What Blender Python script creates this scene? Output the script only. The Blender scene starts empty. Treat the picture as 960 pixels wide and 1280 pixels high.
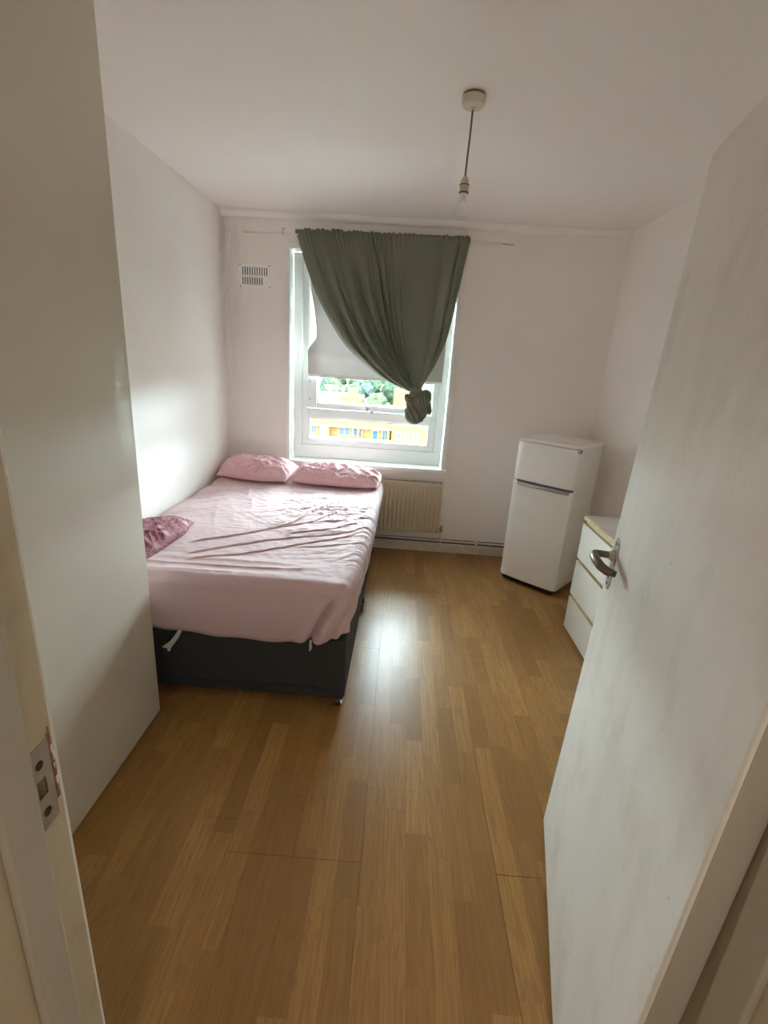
import bpy, bmesh, math, random
import numpy as np
from mathutils import Vector, Matrix, Euler

# ------------------------------------------------------------------ scene, camera, light
S = bpy.context.scene
COL = S.collection
S.view_settings.view_transform = 'Standard'
S.view_settings.look = 'None'
S.view_settings.gamma = 1.0
S.view_settings.use_curve_mapping = False
S.view_settings.exposure = 3.54
S.cycles.max_bounces = 24
S.cycles.diffuse_bounces = 16
S.cycles.transparent_max_bounces = 16

H = 2.45            # ceiling
D = 3.819           # back wall face
XL, XR = -1.357, 1.492
YF = 0.485          # room face of the door wall
F_PX, PITCH, ROLL, YAW, CH = 605.09, 0.3062, 0.06464, 0.02207, 1.5206

def setup_camera():
    cam = bpy.data.cameras.new('camera')
    cam.sensor_fit = 'HORIZONTAL'; cam.sensor_width = 36.0
    cam.lens = F_PX / 960 * 36.0
    cam.clip_start = 0.02; cam.clip_end = 6000
    o = bpy.data.objects.new('camera', cam); COL.objects.link(o)
    f = Vector((-math.sin(YAW) * math.cos(PITCH), math.cos(YAW) * math.cos(PITCH), -math.sin(PITCH)))
    r = Vector((math.cos(YAW), math.sin(YAW), 0)); u = r.cross(f)
    c, s = math.cos(ROLL), math.sin(ROLL)
    r2 = c * r + s * u; u2 = -s * r + c * u
    m = Matrix((r2, u2, -f)).transposed().to_4x4(); m.translation = (0, 0, CH)
    o.matrix_world = m
    S.camera = o
setup_camera()

def nd(nt, t, ins=None, **kw):
    n = nt.nodes.new(t)
    for k, v in kw.items(): setattr(n, k, v)
    for k, v in (ins or {}).items():
        s = n.inputs[k]
        if isinstance(v, bpy.types.NodeSocket): nt.links.new(v, s)
        else: s.default_value = v
    return n

def setup_world():
    w = bpy.data.worlds.new('overcast_sky'); S.world = w; w.use_nodes = True
    nt = w.node_tree; nt.nodes.clear()
    tc = nd(nt, 'ShaderNodeTexCoord')
    sp = nd(nt, 'ShaderNodeSeparateXYZ', {0: tc.outputs['Generated']})
    mr = nd(nt, 'ShaderNodeMapRange', {'Value': sp.outputs['Z'], 'From Min': 0.0, 'From Max': 1.0, 'To Min': 0.0, 'To Max': 1.0})
    cr = nd(nt, 'ShaderNodeValToRGB', {'Fac': mr.outputs[0]})
    e = cr.color_ramp.elements
    e[0].position = 0.0; e[0].color = (0.60, 0.73, 0.80, 1)
    e[1].position = 1.0; e[1].color = (0.78, 0.93, 1.0, 1)
    bg = nd(nt, 'ShaderNodeBackground', {'Color': cr.outputs[0], 'Strength': 11.0})
    out = nd(nt, 'ShaderNodeOutputWorld', {'Surface': bg.outputs[0]})
setup_world()

def setup_lights():
    # sampling portal over the window opening (adds no light of its own)
    l = bpy.data.lights.new('window_portal', 'AREA'); l.shape = 'RECTANGLE'; l.size = 1.25; l.size_y = 1.55
    l.cycles.is_portal = True
    o = bpy.data.objects.new('window_portal', l); COL.objects.link(o)
    o.location = (-0.26, D + 0.30, 1.47); o.rotation_euler = (-math.pi / 2, 0, 0)
    # added fill light under the unseen hallway ceiling, behind the camera
    l = bpy.data.lights.new('hall_fill_light', 'AREA'); l.shape = 'DISK'; l.size = 0.35; l.energy = 0.55; l.color = (1.0, 0.95, 0.89)
    o = bpy.data.objects.new('hall_fill_light', l); COL.objects.link(o)
    o.location = (0.0, -0.75, 2.40); o.rotation_euler = (0, 0, 0)
setup_lights()

# ------------------------------------------------------------------ materials
def newmat(name):
    m = bpy.data.materials.new(name); m.use_nodes = True
    nt = m.node_tree; b = nt.nodes['Principled BSDF']
    return m, nt, b

def mixc(nt, fac, a, b, mode='MIX'):
    n = nd(nt, 'ShaderNodeMix', data_type='RGBA', blend_type=mode)
    for i, v in ((0, fac), (6, a), (7, b)):
        if isinstance(v, bpy.types.NodeSocket): nt.links.new(v, n.inputs[i])
        elif i == 0: n.inputs[0].default_value = v
        else: n.inputs[i].default_value = (*v, 1) if len(v) == 3 else v
    return n.outputs[2]

def ramp(nt, fac, stops):
    n = nd(nt, 'ShaderNodeValToRGB', {'Fac': fac}); e = n.color_ramp.elements
    while len(e) < len(stops): e.new(0.5)
    for k, (p, c) in enumerate(stops):
        e[k].position = p; e[k].color = (*c, 1) if len(c) == 3 else (c[0],) * 3 + (1,)
    return n.outputs['Color']

def mth(nt, op, a, b=0.0, clamp=False):
    n = nd(nt, 'ShaderNodeMath', operation=op, use_clamp=clamp)
    for i, v in ((0, a), (1, b)):
        if isinstance(v, bpy.types.NodeSocket): nt.links.new(v, n.inputs[i])
        else: n.inputs[i].default_value = v
    return n.outputs[0]

def coords(nt, scale=(1, 1, 1), world=False):
    if world: v = nd(nt, 'ShaderNodeNewGeometry').outputs['Position']
    else: v = nd(nt, 'ShaderNodeTexCoord').outputs['Object']
    return nd(nt, 'ShaderNodeMapping', {'Vector': v, 'Scale': scale}).outputs[0]

def noise(nt, vec, scale, detail=4, rough=0.55, dist=0.0):
    return nd(nt, 'ShaderNodeTexNoise', {'Vector': vec, 'Scale': scale, 'Detail': detail, 'Roughness': rough, 'Distortion': dist}).outputs['Fac']

def bump(nt, b, h, strength, dist=0.002):
    n = nd(nt, 'ShaderNodeBump', {'Height': h, 'Strength': strength, 'Distance': dist})
    nt.links.new(n.outputs[0], b.inputs['Normal'])

def mat(name, col, rough=0.5, var=0.06, scale=8.0, bscale=60.0, bstr=0.1, bdist=0.001, metal=0.0, spec=0.5, stretch=(1, 1, 1), sheen=0.0):
    m, nt, b = newmat(name)
    v = coords(nt, stretch)
    n = noise(nt, v, scale)
    lo = tuple(max(0, c * (1 - var)) for c in col); hi = tuple(min(1, c * (1 + var)) for c in col)
    nt.links.new(ramp(nt, n, [(0.3, lo), (0.7, hi)]), b.inputs['Base Color'])
    b.inputs['Roughness'].default_value = rough; b.inputs['Metallic'].default_value = metal
    b.inputs['Specular IOR Level'].default_value = spec
    if sheen: b.inputs['Sheen Weight'].default_value = sheen
    if bstr: bump(nt, b, noise(nt, v, bscale), bstr, bdist)
    return m

def painted_wall(name, col, dirt=(0.42, 0.38, 0.33), amount=0.25, rough=0.6, mould=False):
    m, nt, b = newmat(name)
    v = coords(nt)
    n1 = noise(nt, v, 1.6, 5, 0.6)
    c = mixc(nt, mth(nt, 'MULTIPLY', ramp(nt, n1, [(0.45, (0,)), (0.75, (1,))]), amount * 0.5), col, dirt)
    n2 = noise(nt, v, 7.0, 6, 0.7)
    c = mixc(nt, mth(nt, 'MULTIPLY', ramp(nt, n2, [(0.60, (0,)), (0.74, (1,))]), amount), c, dirt)
    n3 = noise(nt, coords(nt, (1, 1, 0.6)), 26, 2, 0.5)
    c = mixc(nt, mth(nt, 'MULTIPLY', ramp(nt, n3, [(0.755, (0,)), (0.775, (1,))]), min(1, amount * 1.6)), c, tuple(x * 0.45 for x in dirt))
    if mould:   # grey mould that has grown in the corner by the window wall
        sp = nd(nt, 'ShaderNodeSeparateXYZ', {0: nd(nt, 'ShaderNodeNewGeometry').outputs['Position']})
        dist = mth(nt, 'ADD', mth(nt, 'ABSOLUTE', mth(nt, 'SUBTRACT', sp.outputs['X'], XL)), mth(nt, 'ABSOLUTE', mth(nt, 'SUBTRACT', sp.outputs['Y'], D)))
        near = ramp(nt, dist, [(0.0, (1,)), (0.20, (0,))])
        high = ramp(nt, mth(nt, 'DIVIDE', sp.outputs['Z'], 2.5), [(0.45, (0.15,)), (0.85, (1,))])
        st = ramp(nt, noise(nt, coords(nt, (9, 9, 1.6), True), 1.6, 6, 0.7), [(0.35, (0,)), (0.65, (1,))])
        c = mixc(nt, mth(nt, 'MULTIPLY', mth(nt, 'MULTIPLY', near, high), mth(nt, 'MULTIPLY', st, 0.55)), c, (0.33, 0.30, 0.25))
    nt.links.new(c, b.inputs['Base Color']); b.inputs['Roughness'].default_value = rough
    h = mth(nt, 'ADD', mth(nt, 'MULTIPLY', noise(nt, v, 3.0, 3), 3.0), noise(nt, v, 120, 3))
    bump(nt, b, h, 0.25, 0.0016)
    return m

M = {}
def make_materials():
    M['wall'] = painted_wall('wall_paint', (0.905, 0.870, 0.825), amount=0.10, mould=True)
    M['ceiling'] = painted_wall('ceiling_paint', (0.925, 0.892, 0.85), amount=0.05)
    M['trim'] = mat('gloss_white_trim', (0.78, 0.76, 0.71), 0.35, 0.04)
    M['skirting'] = mat('skirting_paint', (0.74, 0.68, 0.60), 0.4, 0.08, 14)
    M['upvc'] = mat('white_upvc', (0.87, 0.91, 0.89), 0.3, 0.02, bstr=0.02)
    M['blind'] = None
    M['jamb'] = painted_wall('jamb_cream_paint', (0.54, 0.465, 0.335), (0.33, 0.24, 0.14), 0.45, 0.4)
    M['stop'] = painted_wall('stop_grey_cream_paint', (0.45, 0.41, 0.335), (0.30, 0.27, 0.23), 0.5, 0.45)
    M['chrome'] = mat('chrome', (0.75, 0.75, 0.75), 0.18, 0.03, metal=1, bstr=0.02)
    M['steel'] = mat('dull_steel', (0.47, 0.44, 0.40), 0.38, 0.15, 30, metal=0.9)
    M['bronze'] = mat('worn_bronze', (0.16, 0.12, 0.085), 0.32, 0.35, 40, metal=0.9)
    M['plate'] = mat('paint_flecked_plate', (0.50, 0.46, 0.40), 0.4, 0.5, 90, metal=0.4)
    M['dark'] = mat('dark_recess', (0.02, 0.017, 0.015), 0.8, 0.2)
    M['rawwood'] = mat('splintered_wood', (0.26, 0.13, 0.06), 0.8, 0.4, 60, bstr=0.6, bdist=0.003)
    M['recess_wood'] = mat('shaded_mortise_wood', (0.06, 0.025, 0.015), 0.9, 0.4, 60)  # wood colour darkened to paint in the shade inside the latch hole
    M['wardrobe'] = None
    M['carcass'] = mat('white_carcass', (0.72, 0.69, 0.62), 0.45, 0.03)
    M['divan'] = mat('charcoal_weave', (0.034, 0.033, 0.033), 0.9, 0.25, 160, 420, 0.5, 0.001)
    M['mattress'] = mat('mattress_ticking', (0.62, 0.58, 0.53), 0.85, 0.08, 30)
    M['ribbon'] = mat('pale_ribbon', (0.55, 0.53, 0.47), 0.7, 0.1)
    M['black'] = mat('black_plastic', (0.015, 0.015, 0.015), 0.4, 0.1)
    M['radiator'] = mat('cream_enamel', (0.66, 0.57, 0.43), 0.35, 0.05, 6)
    M['pipe'] = mat('painted_pipe', (0.74, 0.69, 0.62), 0.35, 0.12, 20)
    M['fridge'] = mat('fridge_white', (0.91, 0.90, 0.87), 0.42, 0.02, 3, 220, 0.12, 0.0006)
    M['fridge_trim'] = mat('fridge_handle_silver', (0.62, 0.62, 0.62), 0.25, 0.05, metal=0.6)
    M['seam'] = mat('grey_gasket', (0.12, 0.12, 0.12), 0.7, 0.1)
    M['dresser'] = mat('dresser_white', (0.89, 0.885, 0.80), 0.4, 0.03, 5)
    M['dresser_edge'] = mat('yellowed_edge', (0.66, 0.52, 0.26), 0.55, 0.18, 25)
    M['dresser_top'] = mat('dresser_top_white', (0.70, 0.68, 0.60), 0.35, 0.05, 5)
    M['plastic'] = mat('aged_white_plastic', (0.66, 0.60, 0.50), 0.4, 0.05)
    M['cord'] = mat('brown_flex', (0.19, 0.14, 0.085), 0.6, 0.1)
    M['white_plastic'] = mat('white_plastic', (0.92, 0.90, 0.87), 0.35, 0.03)
    M['pipe_shade'] = mat('pipe_gap_shade', (0.13, 0.105, 0.08), 0.9, 0.4, 12)  # dark colour standing in for the shade behind the pipes
    M['rod'] = mat('white_rod', (0.86, 0.83, 0.78), 0.4, 0.05)
    M['brick'] = None
    M['render_white'] = mat('white_render', (0.075, 0.073, 0.068), 0.8, 0.08, 2, spec=0.0)
    M['roof'] = mat('felt_roof', (0.06, 0.06, 0.06), 0.9, 0.1, 0.5, spec=0.0)
    M['ext_glass'] = mat('dark_window_glass', (0.012, 0.018, 0.020), 0.3, 0.1, bstr=0, spec=0.05)
    M['ext_door'] = mat('painted_door', (0.16, 0.14, 0.11), 0.5, 0.05, spec=0.0)
    M['ext_blue'] = mat('blue_door', (0.012, 0.022, 0.028), 0.5, 0.05, spec=0.0)
    M['trunk'] = mat('bark', (0.08, 0.06, 0.04), 0.9, 0.2, spec=0.0)
    for k, c in enumerate([(0.0085, 0.0135, 0.0085), (0.0145, 0.0200, 0.0105), (0.0125, 0.0165, 0.0145)]):
        M['leaf%d' % k] = mat('foliage_%d' % k, c, 0.9, 0.5, 0.9, 3, 0.6, 0.3, spec=0.0)
    M['far'] = mat('haze_tinted_woods', (0.015, 0.027, 0.026), 0.95, 0.35, 0.03, bstr=0, spec=0.0)  # bluish tint stands in for haze over the far woods
    M['grass'] = mat('grass_ground', (0.03, 0.035, 0.02), 0.95, 0.3, 0.05, bstr=0, spec=0.0)
    M['house'] = mat('house_walls', (0.075, 0.055, 0.042), 0.9, 0.1, 0.5, spec=0.0)
    M['house_roof'] = mat('tiled_roof', (0.05, 0.026, 0.02), 0.9, 0.15, 0.8, spec=0.0)

    # ---- roller blind cloth
    m, nt, b = newmat('roller_blind_cloth')
    v = coords(nt)
    nt.links.new(ramp(nt, noise(nt, v, 4), [(0.3, (0.54, 0.52, 0.49)), (0.7, (0.59, 0.57, 0.54))]), b.inputs['Base Color'])
    b.inputs['Roughness'].default_value = 0.8
    bump(nt, b, noise(nt, v, 600), 0.1, 0.0005)
    tr = nd(nt, 'ShaderNodeBsdfTranslucent', {'Color': (0.70, 0.67, 0.62, 1)})
    mx = nd(nt, 'ShaderNodeMixShader', {0: 0.016, 1: b.outputs[0], 2: tr.outputs[0]})
    nt.links.new(mx.outputs[0], nt.nodes['Material Output'].inputs[0]); M['blind'] = m

    # ---- curtain cloth
    m, nt, b = newmat('olive_curtain_cloth')
    v = coords(nt)
    nt.links.new(ramp(nt, noise(nt, v, 3), [(0.3, (0.165, 0.172, 0.118)), (0.7, (0.195, 0.202, 0.140))]), b.inputs['Base Color'])
    b.inputs['Roughness'].default_value = 0.75; b.inputs['Sheen Weight'].default_value = 0.3
    bump(nt, b, noise(nt, v, 500), 0.15, 0.0005)
    tr = nd(nt, 'ShaderNodeBsdfTranslucent', {'Color': (0.20, 0.20, 0.14, 1)})
    mx = nd(nt, 'ShaderNodeMixShader', {0: 0.12, 1: b.outputs[0], 2: tr.outputs[0]})
    nt.links.new(mx.outputs[0], nt.nodes['Material Output'].inputs[0]); M['curtain'] = m

    # ---- pink bed linen
    for key, c1, c2 in (('sheet', (0.60, 0.415, 0.42), (0.64, 0.45, 0.455)), ('pillow', (0.74, 0.44, 0.47), (0.78, 0.49, 0.52))):
        m, nt, b = newmat('pink_cotton_' + key)
        v = coords(nt)
        nt.links.new(ramp(nt, noise(nt, v, 2.5), [(0.3, c1), (0.7, c2)]), b.inputs['Base Color'])
        b.inputs['Roughness'].default_value = 0.8; b.inputs['Sheen Weight'].default_value = 0.25
        h = mth(nt, 'ADD', mth(nt, 'MULTIPLY', noise(nt, v, 55, 4, 0.6, 1.0), 1.0), mth(nt, 'MULTIPLY', noise(nt, v, 900, 2), 0.15))
        bump(nt, b, h, 0.35, 0.003); M[key] = m

    # ---- floral bedding
    m, nt, b = newmat('floral_cotton')
    v = coords(nt)
    vn = nd(nt, 'ShaderNodeTexVoronoi', {'Vector': v, 'Scale': 11.0, 'Randomness': 1.0})
    n = noise(nt, v, 38, 5, 0.7, 1.5)
    c = ramp(nt, n, [(0.34, (0.15, 0.022, 0.035)), (0.47, (0.27, 0.075, 0.095)), (0.6, (0.40, 0.18, 0.20))])
    fac = ramp(nt, mth(nt, 'ADD', vn.outputs['Distance'], mth(nt, 'MULTIPLY', n, 0.5)), [(0.40, (1,)), (0.52, (0,))])
    c = mixc(nt, mth(nt, 'MULTIPLY', fac, 0.75), c, (0.58, 0.44, 0.50))
    n2 = noise(nt, v, 24, 2, 0.5, 2.0)
    c = mixc(nt, ramp(nt, n2, [(0.64, (0,)), (0.68, (1,))]), c, (0.12, 0.05, 0.09))
    nt.links.new(c, b.inputs['Base Color']); b.inputs['Roughness'].default_value = 0.8
    bump(nt, b, noise(nt, v, 60), 0.3, 0.002); M['floral'] = m

    # ---- glossy wardrobe front
    m, nt, b = newmat('cream_gloss_lacquer')
    nt.links.new(ramp(nt, noise(nt, coords(nt), 1.5), [(0.3, (0.63, 0.575, 0.475)), (0.7, (0.66, 0.605, 0.50))]), b.inputs['Base Color'])
    b.inputs['Roughness'].default_value = 0.5
    b.inputs['Coat Weight'].default_value = 0.8; b.inputs['Coat Roughness'].default_value = 0.025
    M['wardrobe'] = m

    # ---- door paint: scuffed grey white
    m, nt, b = newmat('scuffed_door_paint')
    v = coords(nt)
    c = ramp(nt, noise(nt, coords(nt, (1, 1, 0.35)), 3.0, 6, 0.65), [(0.3, (0.77, 0.735, 0.67)), (0.55, (0.85, 0.82, 0.76)), (0.8, (0.87, 0.845, 0.785))])
    n2 = noise(nt, coords(nt, (1.15, 1, 0.8)), 4.5, 6, 0.68)
    c = mixc(nt, mth(nt, 'MULTIPLY', ramp(nt, n2, [(0.50, (0,)), (0.72, (1,))]), 0.42), c, (0.56, 0.50, 0.43))
    n3 = noise(nt, coords(nt, (2.2, 1, 0.7)), 46, 2, 0.5)
    c = mixc(nt, mth(nt, 'MULTIPLY', ramp(nt, n3, [(0.735, (0,)), (0.76, (1,))]), 0.6), c, (0.20, 0.17, 0.14))
    nt.links.new(c, b.inputs['Base Color']); b.inputs['Roughness'].default_value = 0.42
    h = mth(nt, 'ADD', noise(nt, coords(nt, (1, 1, 0.3)), 14, 5, 0.6), mth(nt, 'MULTIPLY', noise(nt, v, 90), 0.3))
    bump(nt, b, h, 0.35, 0.002); M['door'] = m

    # ---- laminate floor: printed three-strip oak, in world metres
    m, nt, b = newmat('oak_laminate')
    pos = nd(nt, 'ShaderNodeNewGeometry').outputs['Position']
    sp = nd(nt, 'ShaderNodeSeparateXYZ', {0: pos})
    strip = mth(nt, 'FLOOR', mth(nt, 'DIVIDE', mth(nt, 'SUBTRACT', sp.outputs['X'], 0.40), 0.0712))
    rnd = nd(nt, 'ShaderNodeTexWhiteNoise', {'W': strip}, noise_dimensions='1D').outputs['Value']
    seg_f = mth(nt, 'ADD', mth(nt, 'DIVIDE', sp.outputs['Y'], 0.42), mth(nt, 'MULTIPLY', rnd, 7.0))
    seg = mth(nt, 'FLOOR', seg_f)
    cell = nd(nt, 'ShaderNodeCombineXYZ', {0: strip, 1: seg, 2: 0.0}).outputs[0]
    tone = nd(nt, 'ShaderNodeTexWhiteNoise', {'Vector': cell}, noise_dimensions='3D')
    off = nd(nt, 'ShaderNodeVectorMath', {0: tone.outputs['Color'], 1: (13, 17, 11)}, operation='MULTIPLY').outputs[0]
    pv = nd(nt, 'ShaderNodeVectorMath', {0: pos, 1: off}, operation='ADD').outputs[0]
    g1 = noise(nt, nd(nt, 'ShaderNodeMapping', {'Vector': pv, 'Scale': (95, 3.2, 1)}).outputs[0], 1.0, 5, 0.65, 0.6)
    fld = noise(nt, nd(nt, 'ShaderNodeMapping', {'Vector': pv, 'Scale': (15, 1.5, 1)}).outputs[0], 1.0, 2, 0.4, 0.3)
    rings = mth(nt, 'SINE', mth(nt, 'MULTIPLY', fld, 95.0))
    g2 = noise(nt, nd(nt, 'ShaderNodeMapping', {'Vector': pv, 'Scale': (330, 9, 1)}).outputs[0], 1.0, 3, 0.6, 0.2)
    base = ramp(nt, tone.outputs['Value'], [(0.0, (0.300, 0.152, 0.043)), (0.5, (0.385, 0.203, 0.060)), (1.0, (0.465, 0.258, 0.082))])
    c = mixc(nt, mth(nt, 'MULTIPLY', ramp(nt, g1, [(0.36, (1,)), (0.60, (0,))]), 0.50), base, (0.245, 0.118, 0.038))
    c = mixc(nt, mth(nt, 'MULTIPLY', ramp(nt, rings, [(0.45, (0,)), (1.0, (1,))]), 0.30), c, (0.22, 0.105, 0.034))
    c = mixc(nt, mth(nt, 'MULTIPLY', ramp(nt, g2, [(0.34, (1,)), (0.48, (0,))]), 0.35), c, (0.20, 0.095, 0.03))
    # printed hairline between neighbouring strips
    fx = mth(nt, 'FRACT', mth(nt, 'DIVIDE', mth(nt, 'SUBTRACT', sp.outputs['X'], 0.40), 0.0712))
    ln = ramp(nt, mth(nt, 'ABSOLUTE', mth(nt, 'SUBTRACT', fx, 0.5)), [(0.475, (0,)), (0.495, (1,))])
    c = mixc(nt, mth(nt, 'MULTIPLY', ln, 0.22), c, (0.18, 0.085, 0.028))
    nt.links.new(c, b.inputs['Base Color'])
    b.inputs['Roughness'].default_value = 0.35; b.inputs['Specular IOR Level'].default_value = 0.42
    bump(nt, b, g1, 0.10, 0.0006)
    M['floor'] = m

    # ---- clear window glass (thin)
    m, nt, b = newmat('window_glass')
    nt.nodes.remove(b)
    t = nd(nt, 'ShaderNodeBsdfTransparent', {'Color': (0.955, 0.975, 0.965, 1)})
    g = nd(nt, 'ShaderNodeBsdfGlossy', {'Roughness': 0.01})
    fr = nd(nt, 'ShaderNodeFresnel', {'IOR': 1.45})
    fac = mth(nt, 'MULTIPLY', fr.outputs[0], 0.9)
    mx = nd(nt, 'ShaderNodeMixShader', {0: fac, 1: t.outputs[0], 2: g.outputs[0]})
    nt.links.new(mx.outputs[0], nt.nodes['Material Output'].inputs[0]); M['glass'] = m

    # ---- opal bulb glass
    m, nt, b = newmat('opal_bulb_glass')
    v = coords(nt)
    nt.links.new(ramp(nt, noise(nt, v, 30), [(0.3, (0.95, 0.94, 0.92)), (0.7, (0.97, 0.96, 0.94))]), b.inputs['Base Color'])
    b.inputs['Roughness'].default_value = 0.12; b.inputs['Subsurface Weight'].default_value = 0.15
    b.inputs['Subsurface Radius'].default_value = (0.02, 0.02, 0.02)
    tr = nd(nt, 'ShaderNodeBsdfTranslucent', {'Color': (0.95, 0.94, 0.92, 1)})
    mx = nd(nt, 'ShaderNodeMixShader', {0: 0.5, 1: b.outputs[0], 2: tr.outputs[0]})
    nt.links.new(mx.outputs[0], nt.nodes['Material Output'].inputs[0]); M['bulb'] = m

    # ---- yellow stock brick, far away
    for key, c1, c2 in (('brick', (0.056, 0.027, 0.0085), (0.066, 0.033, 0.0105)), ('brick_dark', (0.052, 0.026, 0.009), (0.062, 0.032, 0.012))):
        m, nt, b = newmat('yellow_' + key)
        bt = nd(nt, 'ShaderNodeTexBrick', {'Vector': nd(nt, 'ShaderNodeMapping', {'Vector': nd(nt, 'ShaderNodeTexCoord').outputs['Object'], 'Rotation': (math.pi / 2, 0, 0)}).outputs[0],
               'Color1': (*c1, 1), 'Color2': (*c2, 1), 'Mortar': (0.09, 0.05, 0.018, 1), 'Scale': 4.0})
        nt.links.new(bt.outputs['Color'], b.inputs['Base Color']); b.inputs['Roughness'].default_value = 0.9; b.inputs['Specular IOR Level'].default_value = 0.0
        M[key] = m
make_materials()

# ------------------------------------------------------------------ mesh helpers
class MB:
    def __init__(s): s.v = []; s.f = []
    def add(s, vs, fs):
        n = len(s.v); s.v += [tuple(v) for v in vs]; s.f += [tuple(i + n for i in f) for f in fs]; return s
    def box(s, x0, x1, y0, y1, z0, z1):
        v = [(x0, y0, z0), (x1, y0, z0), (x1, y1, z0), (x0, y1, z0), (x0, y0, z1), (x1, y0, z1), (x1, y1, z1), (x0, y1, z1)]
        return s.add(v, [(0, 3, 2, 1), (4, 5, 6, 7), (0, 1, 5, 4), (1, 2, 6, 5), (2, 3, 7, 6), (3, 0, 4, 7)])
    def prism(s, poly, axis, a, b):
        # poly: list of 2D points, extruded along axis from a to b
        def mk(p, t):
            q = list(p); q.insert(axis, t); return tuple(q)
        n = len(poly)
        v = [mk(p, a) for p in poly] + [mk(p, b) for p in poly]
        f = [tuple(range(n))[::-1], tuple(range(n, 2 * n))] + [(i, (i + 1) % n, n + (i + 1) % n, n + i) for i in range(n)]
        return s.add(v, f)
    def lathe(s, prof, c=(0, 0, 0), n=24, axis=2):
        v = []; f = []
        for r, h in prof:
            for k in range(n):
                a = 2 * math.pi * k / n
                p = [r * math.cos(a), r * math.sin(a)]; p.insert(axis, h)
                v.append((p[0] + c[0], p[1] + c[1], p[2] + c[2]))
        for j in range(len(prof) - 1):
            for k in range(n):
                f.append((j * n + k, j * n + (k + 1) % n, (j + 1) * n + (k + 1) % n, (j + 1) * n + k))
        f.append(tuple(range(n))[::-1]); f.append(tuple((len(prof) - 1) * n + k for k in range(n)))
        return s.add(v, f)
    def tube(s, path, r, n=10, flat=None):
        P = [Vector(p) for p in path]; rs = r if isinstance(r, (list, tuple)) else [r] * len(P)
        v = []; f = []
        up = Vector((0, 0, 1))
        prev = None
        for i, p in enumerate(P):
            t = (P[min(i + 1, len(P) - 1)] - P[max(i - 1, 0)]).normalized()
            a = prev if prev is not None else (Vector((0, 0, 1)) if abs(t.z) < 0.9 else Vector((0, 1, 0)))
            x = (a - t * a.dot(t)).normalized(); y = t.cross(x); prev = x
            for k in range(n):
                q = 2 * math.pi * k / n
                fy = 1.0 if flat is None else flat
                v.append(p + rs[i] * (math.cos(q) * x + math.sin(q) * fy * y))
        for j in range(len(P) - 1):
            for k in range(n):
                f.append((j * n + k, j * n + (k + 1) % n, (j + 1) * n + (k + 1) % n, (j + 1) * n + k))
        f.append(tuple(range(n))[::-1]); f.append(tuple((len(P) - 1) * n + k for k in range(n)))
        return s.add(v, f)
    def grid(s, A, closed_u=False):
        # A: array (nv, nu, 3)
        nv, nu = A.shape[:2]
        v = [tuple(p) for p in A.reshape(-1, 3).tolist()]
        f = []
        for j in range(nv - 1):
            for k in range(nu if closed_u else nu - 1):
                k2 = (k + 1) % nu
                f.append((j * nu + k, j * nu + k2, (j + 1) * nu + k2, (j + 1) * nu + k))
        return s.add(v, f)

def finish(name, mb, m, parent=None, bevel=0.0, segs=2, smooth=False, world=True, weld=0.0, recalc=True, angle=35):
    me = bpy.data.meshes.new(name)
    vs = mb.v
    if parent is not None and world:
        inv = (Matrix.Translation(parent.location) @ parent.rotation_euler.to_matrix().to_4x4()).inverted()
        q = parent
        if parent.parent is not None:
            chain = Matrix.Identity(4)
            while q is not None:
                chain = (Matrix.Translation(q.location) @ q.rotation_euler.to_matrix().to_4x4()) @ chain
                q = q.parent
            inv = chain.inverted()
        a = np.array(vs, float); R = np.array(inv.to_3x3()); t = np.array(inv.translation)
        vs = (a @ R.T + t).tolist()
    me.from_pydata(vs, [], mb.f)
    if recalc or bevel or weld:
        bm = bmesh.new(); bm.from_mesh(me)
        if weld: bmesh.ops.remove_doubles(bm, verts=bm.verts, dist=weld)
        if recalc: bmesh.ops.recalc_face_normals(bm, faces=bm.faces)
        if bevel:
            es = [e for e in bm.edges if len(e.link_faces) == 2 and e.calc_face_angle(0) > math.radians(angle)]
            bmesh.ops.bevel(bm, geom=es, offset=bevel, segments=segs, profile=0.6, affect='EDGES', clamp_overlap=True)
        bm.to_mesh(me); bm.free()
    if smooth: me.polygons.foreach_set('use_smooth', [True] * len(me.polygons))
    elif bevel or smooth is None:
        me.polygons.foreach_set('use_smooth', [True] * len(me.polygons))
        me.set_sharp_from_angle(angle=math.radians(50 if bevel else angle))
    me.materials.append(m)
    o = bpy.data.objects.new(name, me); COL.objects.link(o)
    if parent is not None: o.parent = parent
    if bevel:
        wn = o.modifiers.new('weighted_normal', 'WEIGHTED_NORMAL'); wn.keep_sharp = True; wn.weight = 100
    return o

def tag(o, label=None, cat=None, group=None, kind=None):
    if label: o['label'] = label
    if cat: o['category'] = cat
    if group: o['group'] = group
    if kind: o['kind'] = kind
    return o

def thing(name, label, cat, loc=(0, 0, 0), rotz=0.0, group=None, kind=None):
    o = bpy.data.objects.new(name, None); COL.objects.link(o)
    o.empty_display_size = 0.1
    o.location = loc; o.rotation_euler = (0, 0, rotz)
    return tag(o, label, cat, group, kind)

def struct(name, label, cat, loc=(0, 0, 0)):
    return thing(name, label, cat, loc, 0, None, 'structure')

def one(name, mb, m, label, cat, loc, kind=None, **kw):
    # one-mesh top-level thing with its origin at loc
    off = np.array(loc); mb.v = (np.array(mb.v, float) - off).tolist()
    o = finish(name, mb, m, None, **kw); o.location = loc
    return tag(o, label, cat, None, kind)

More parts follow.
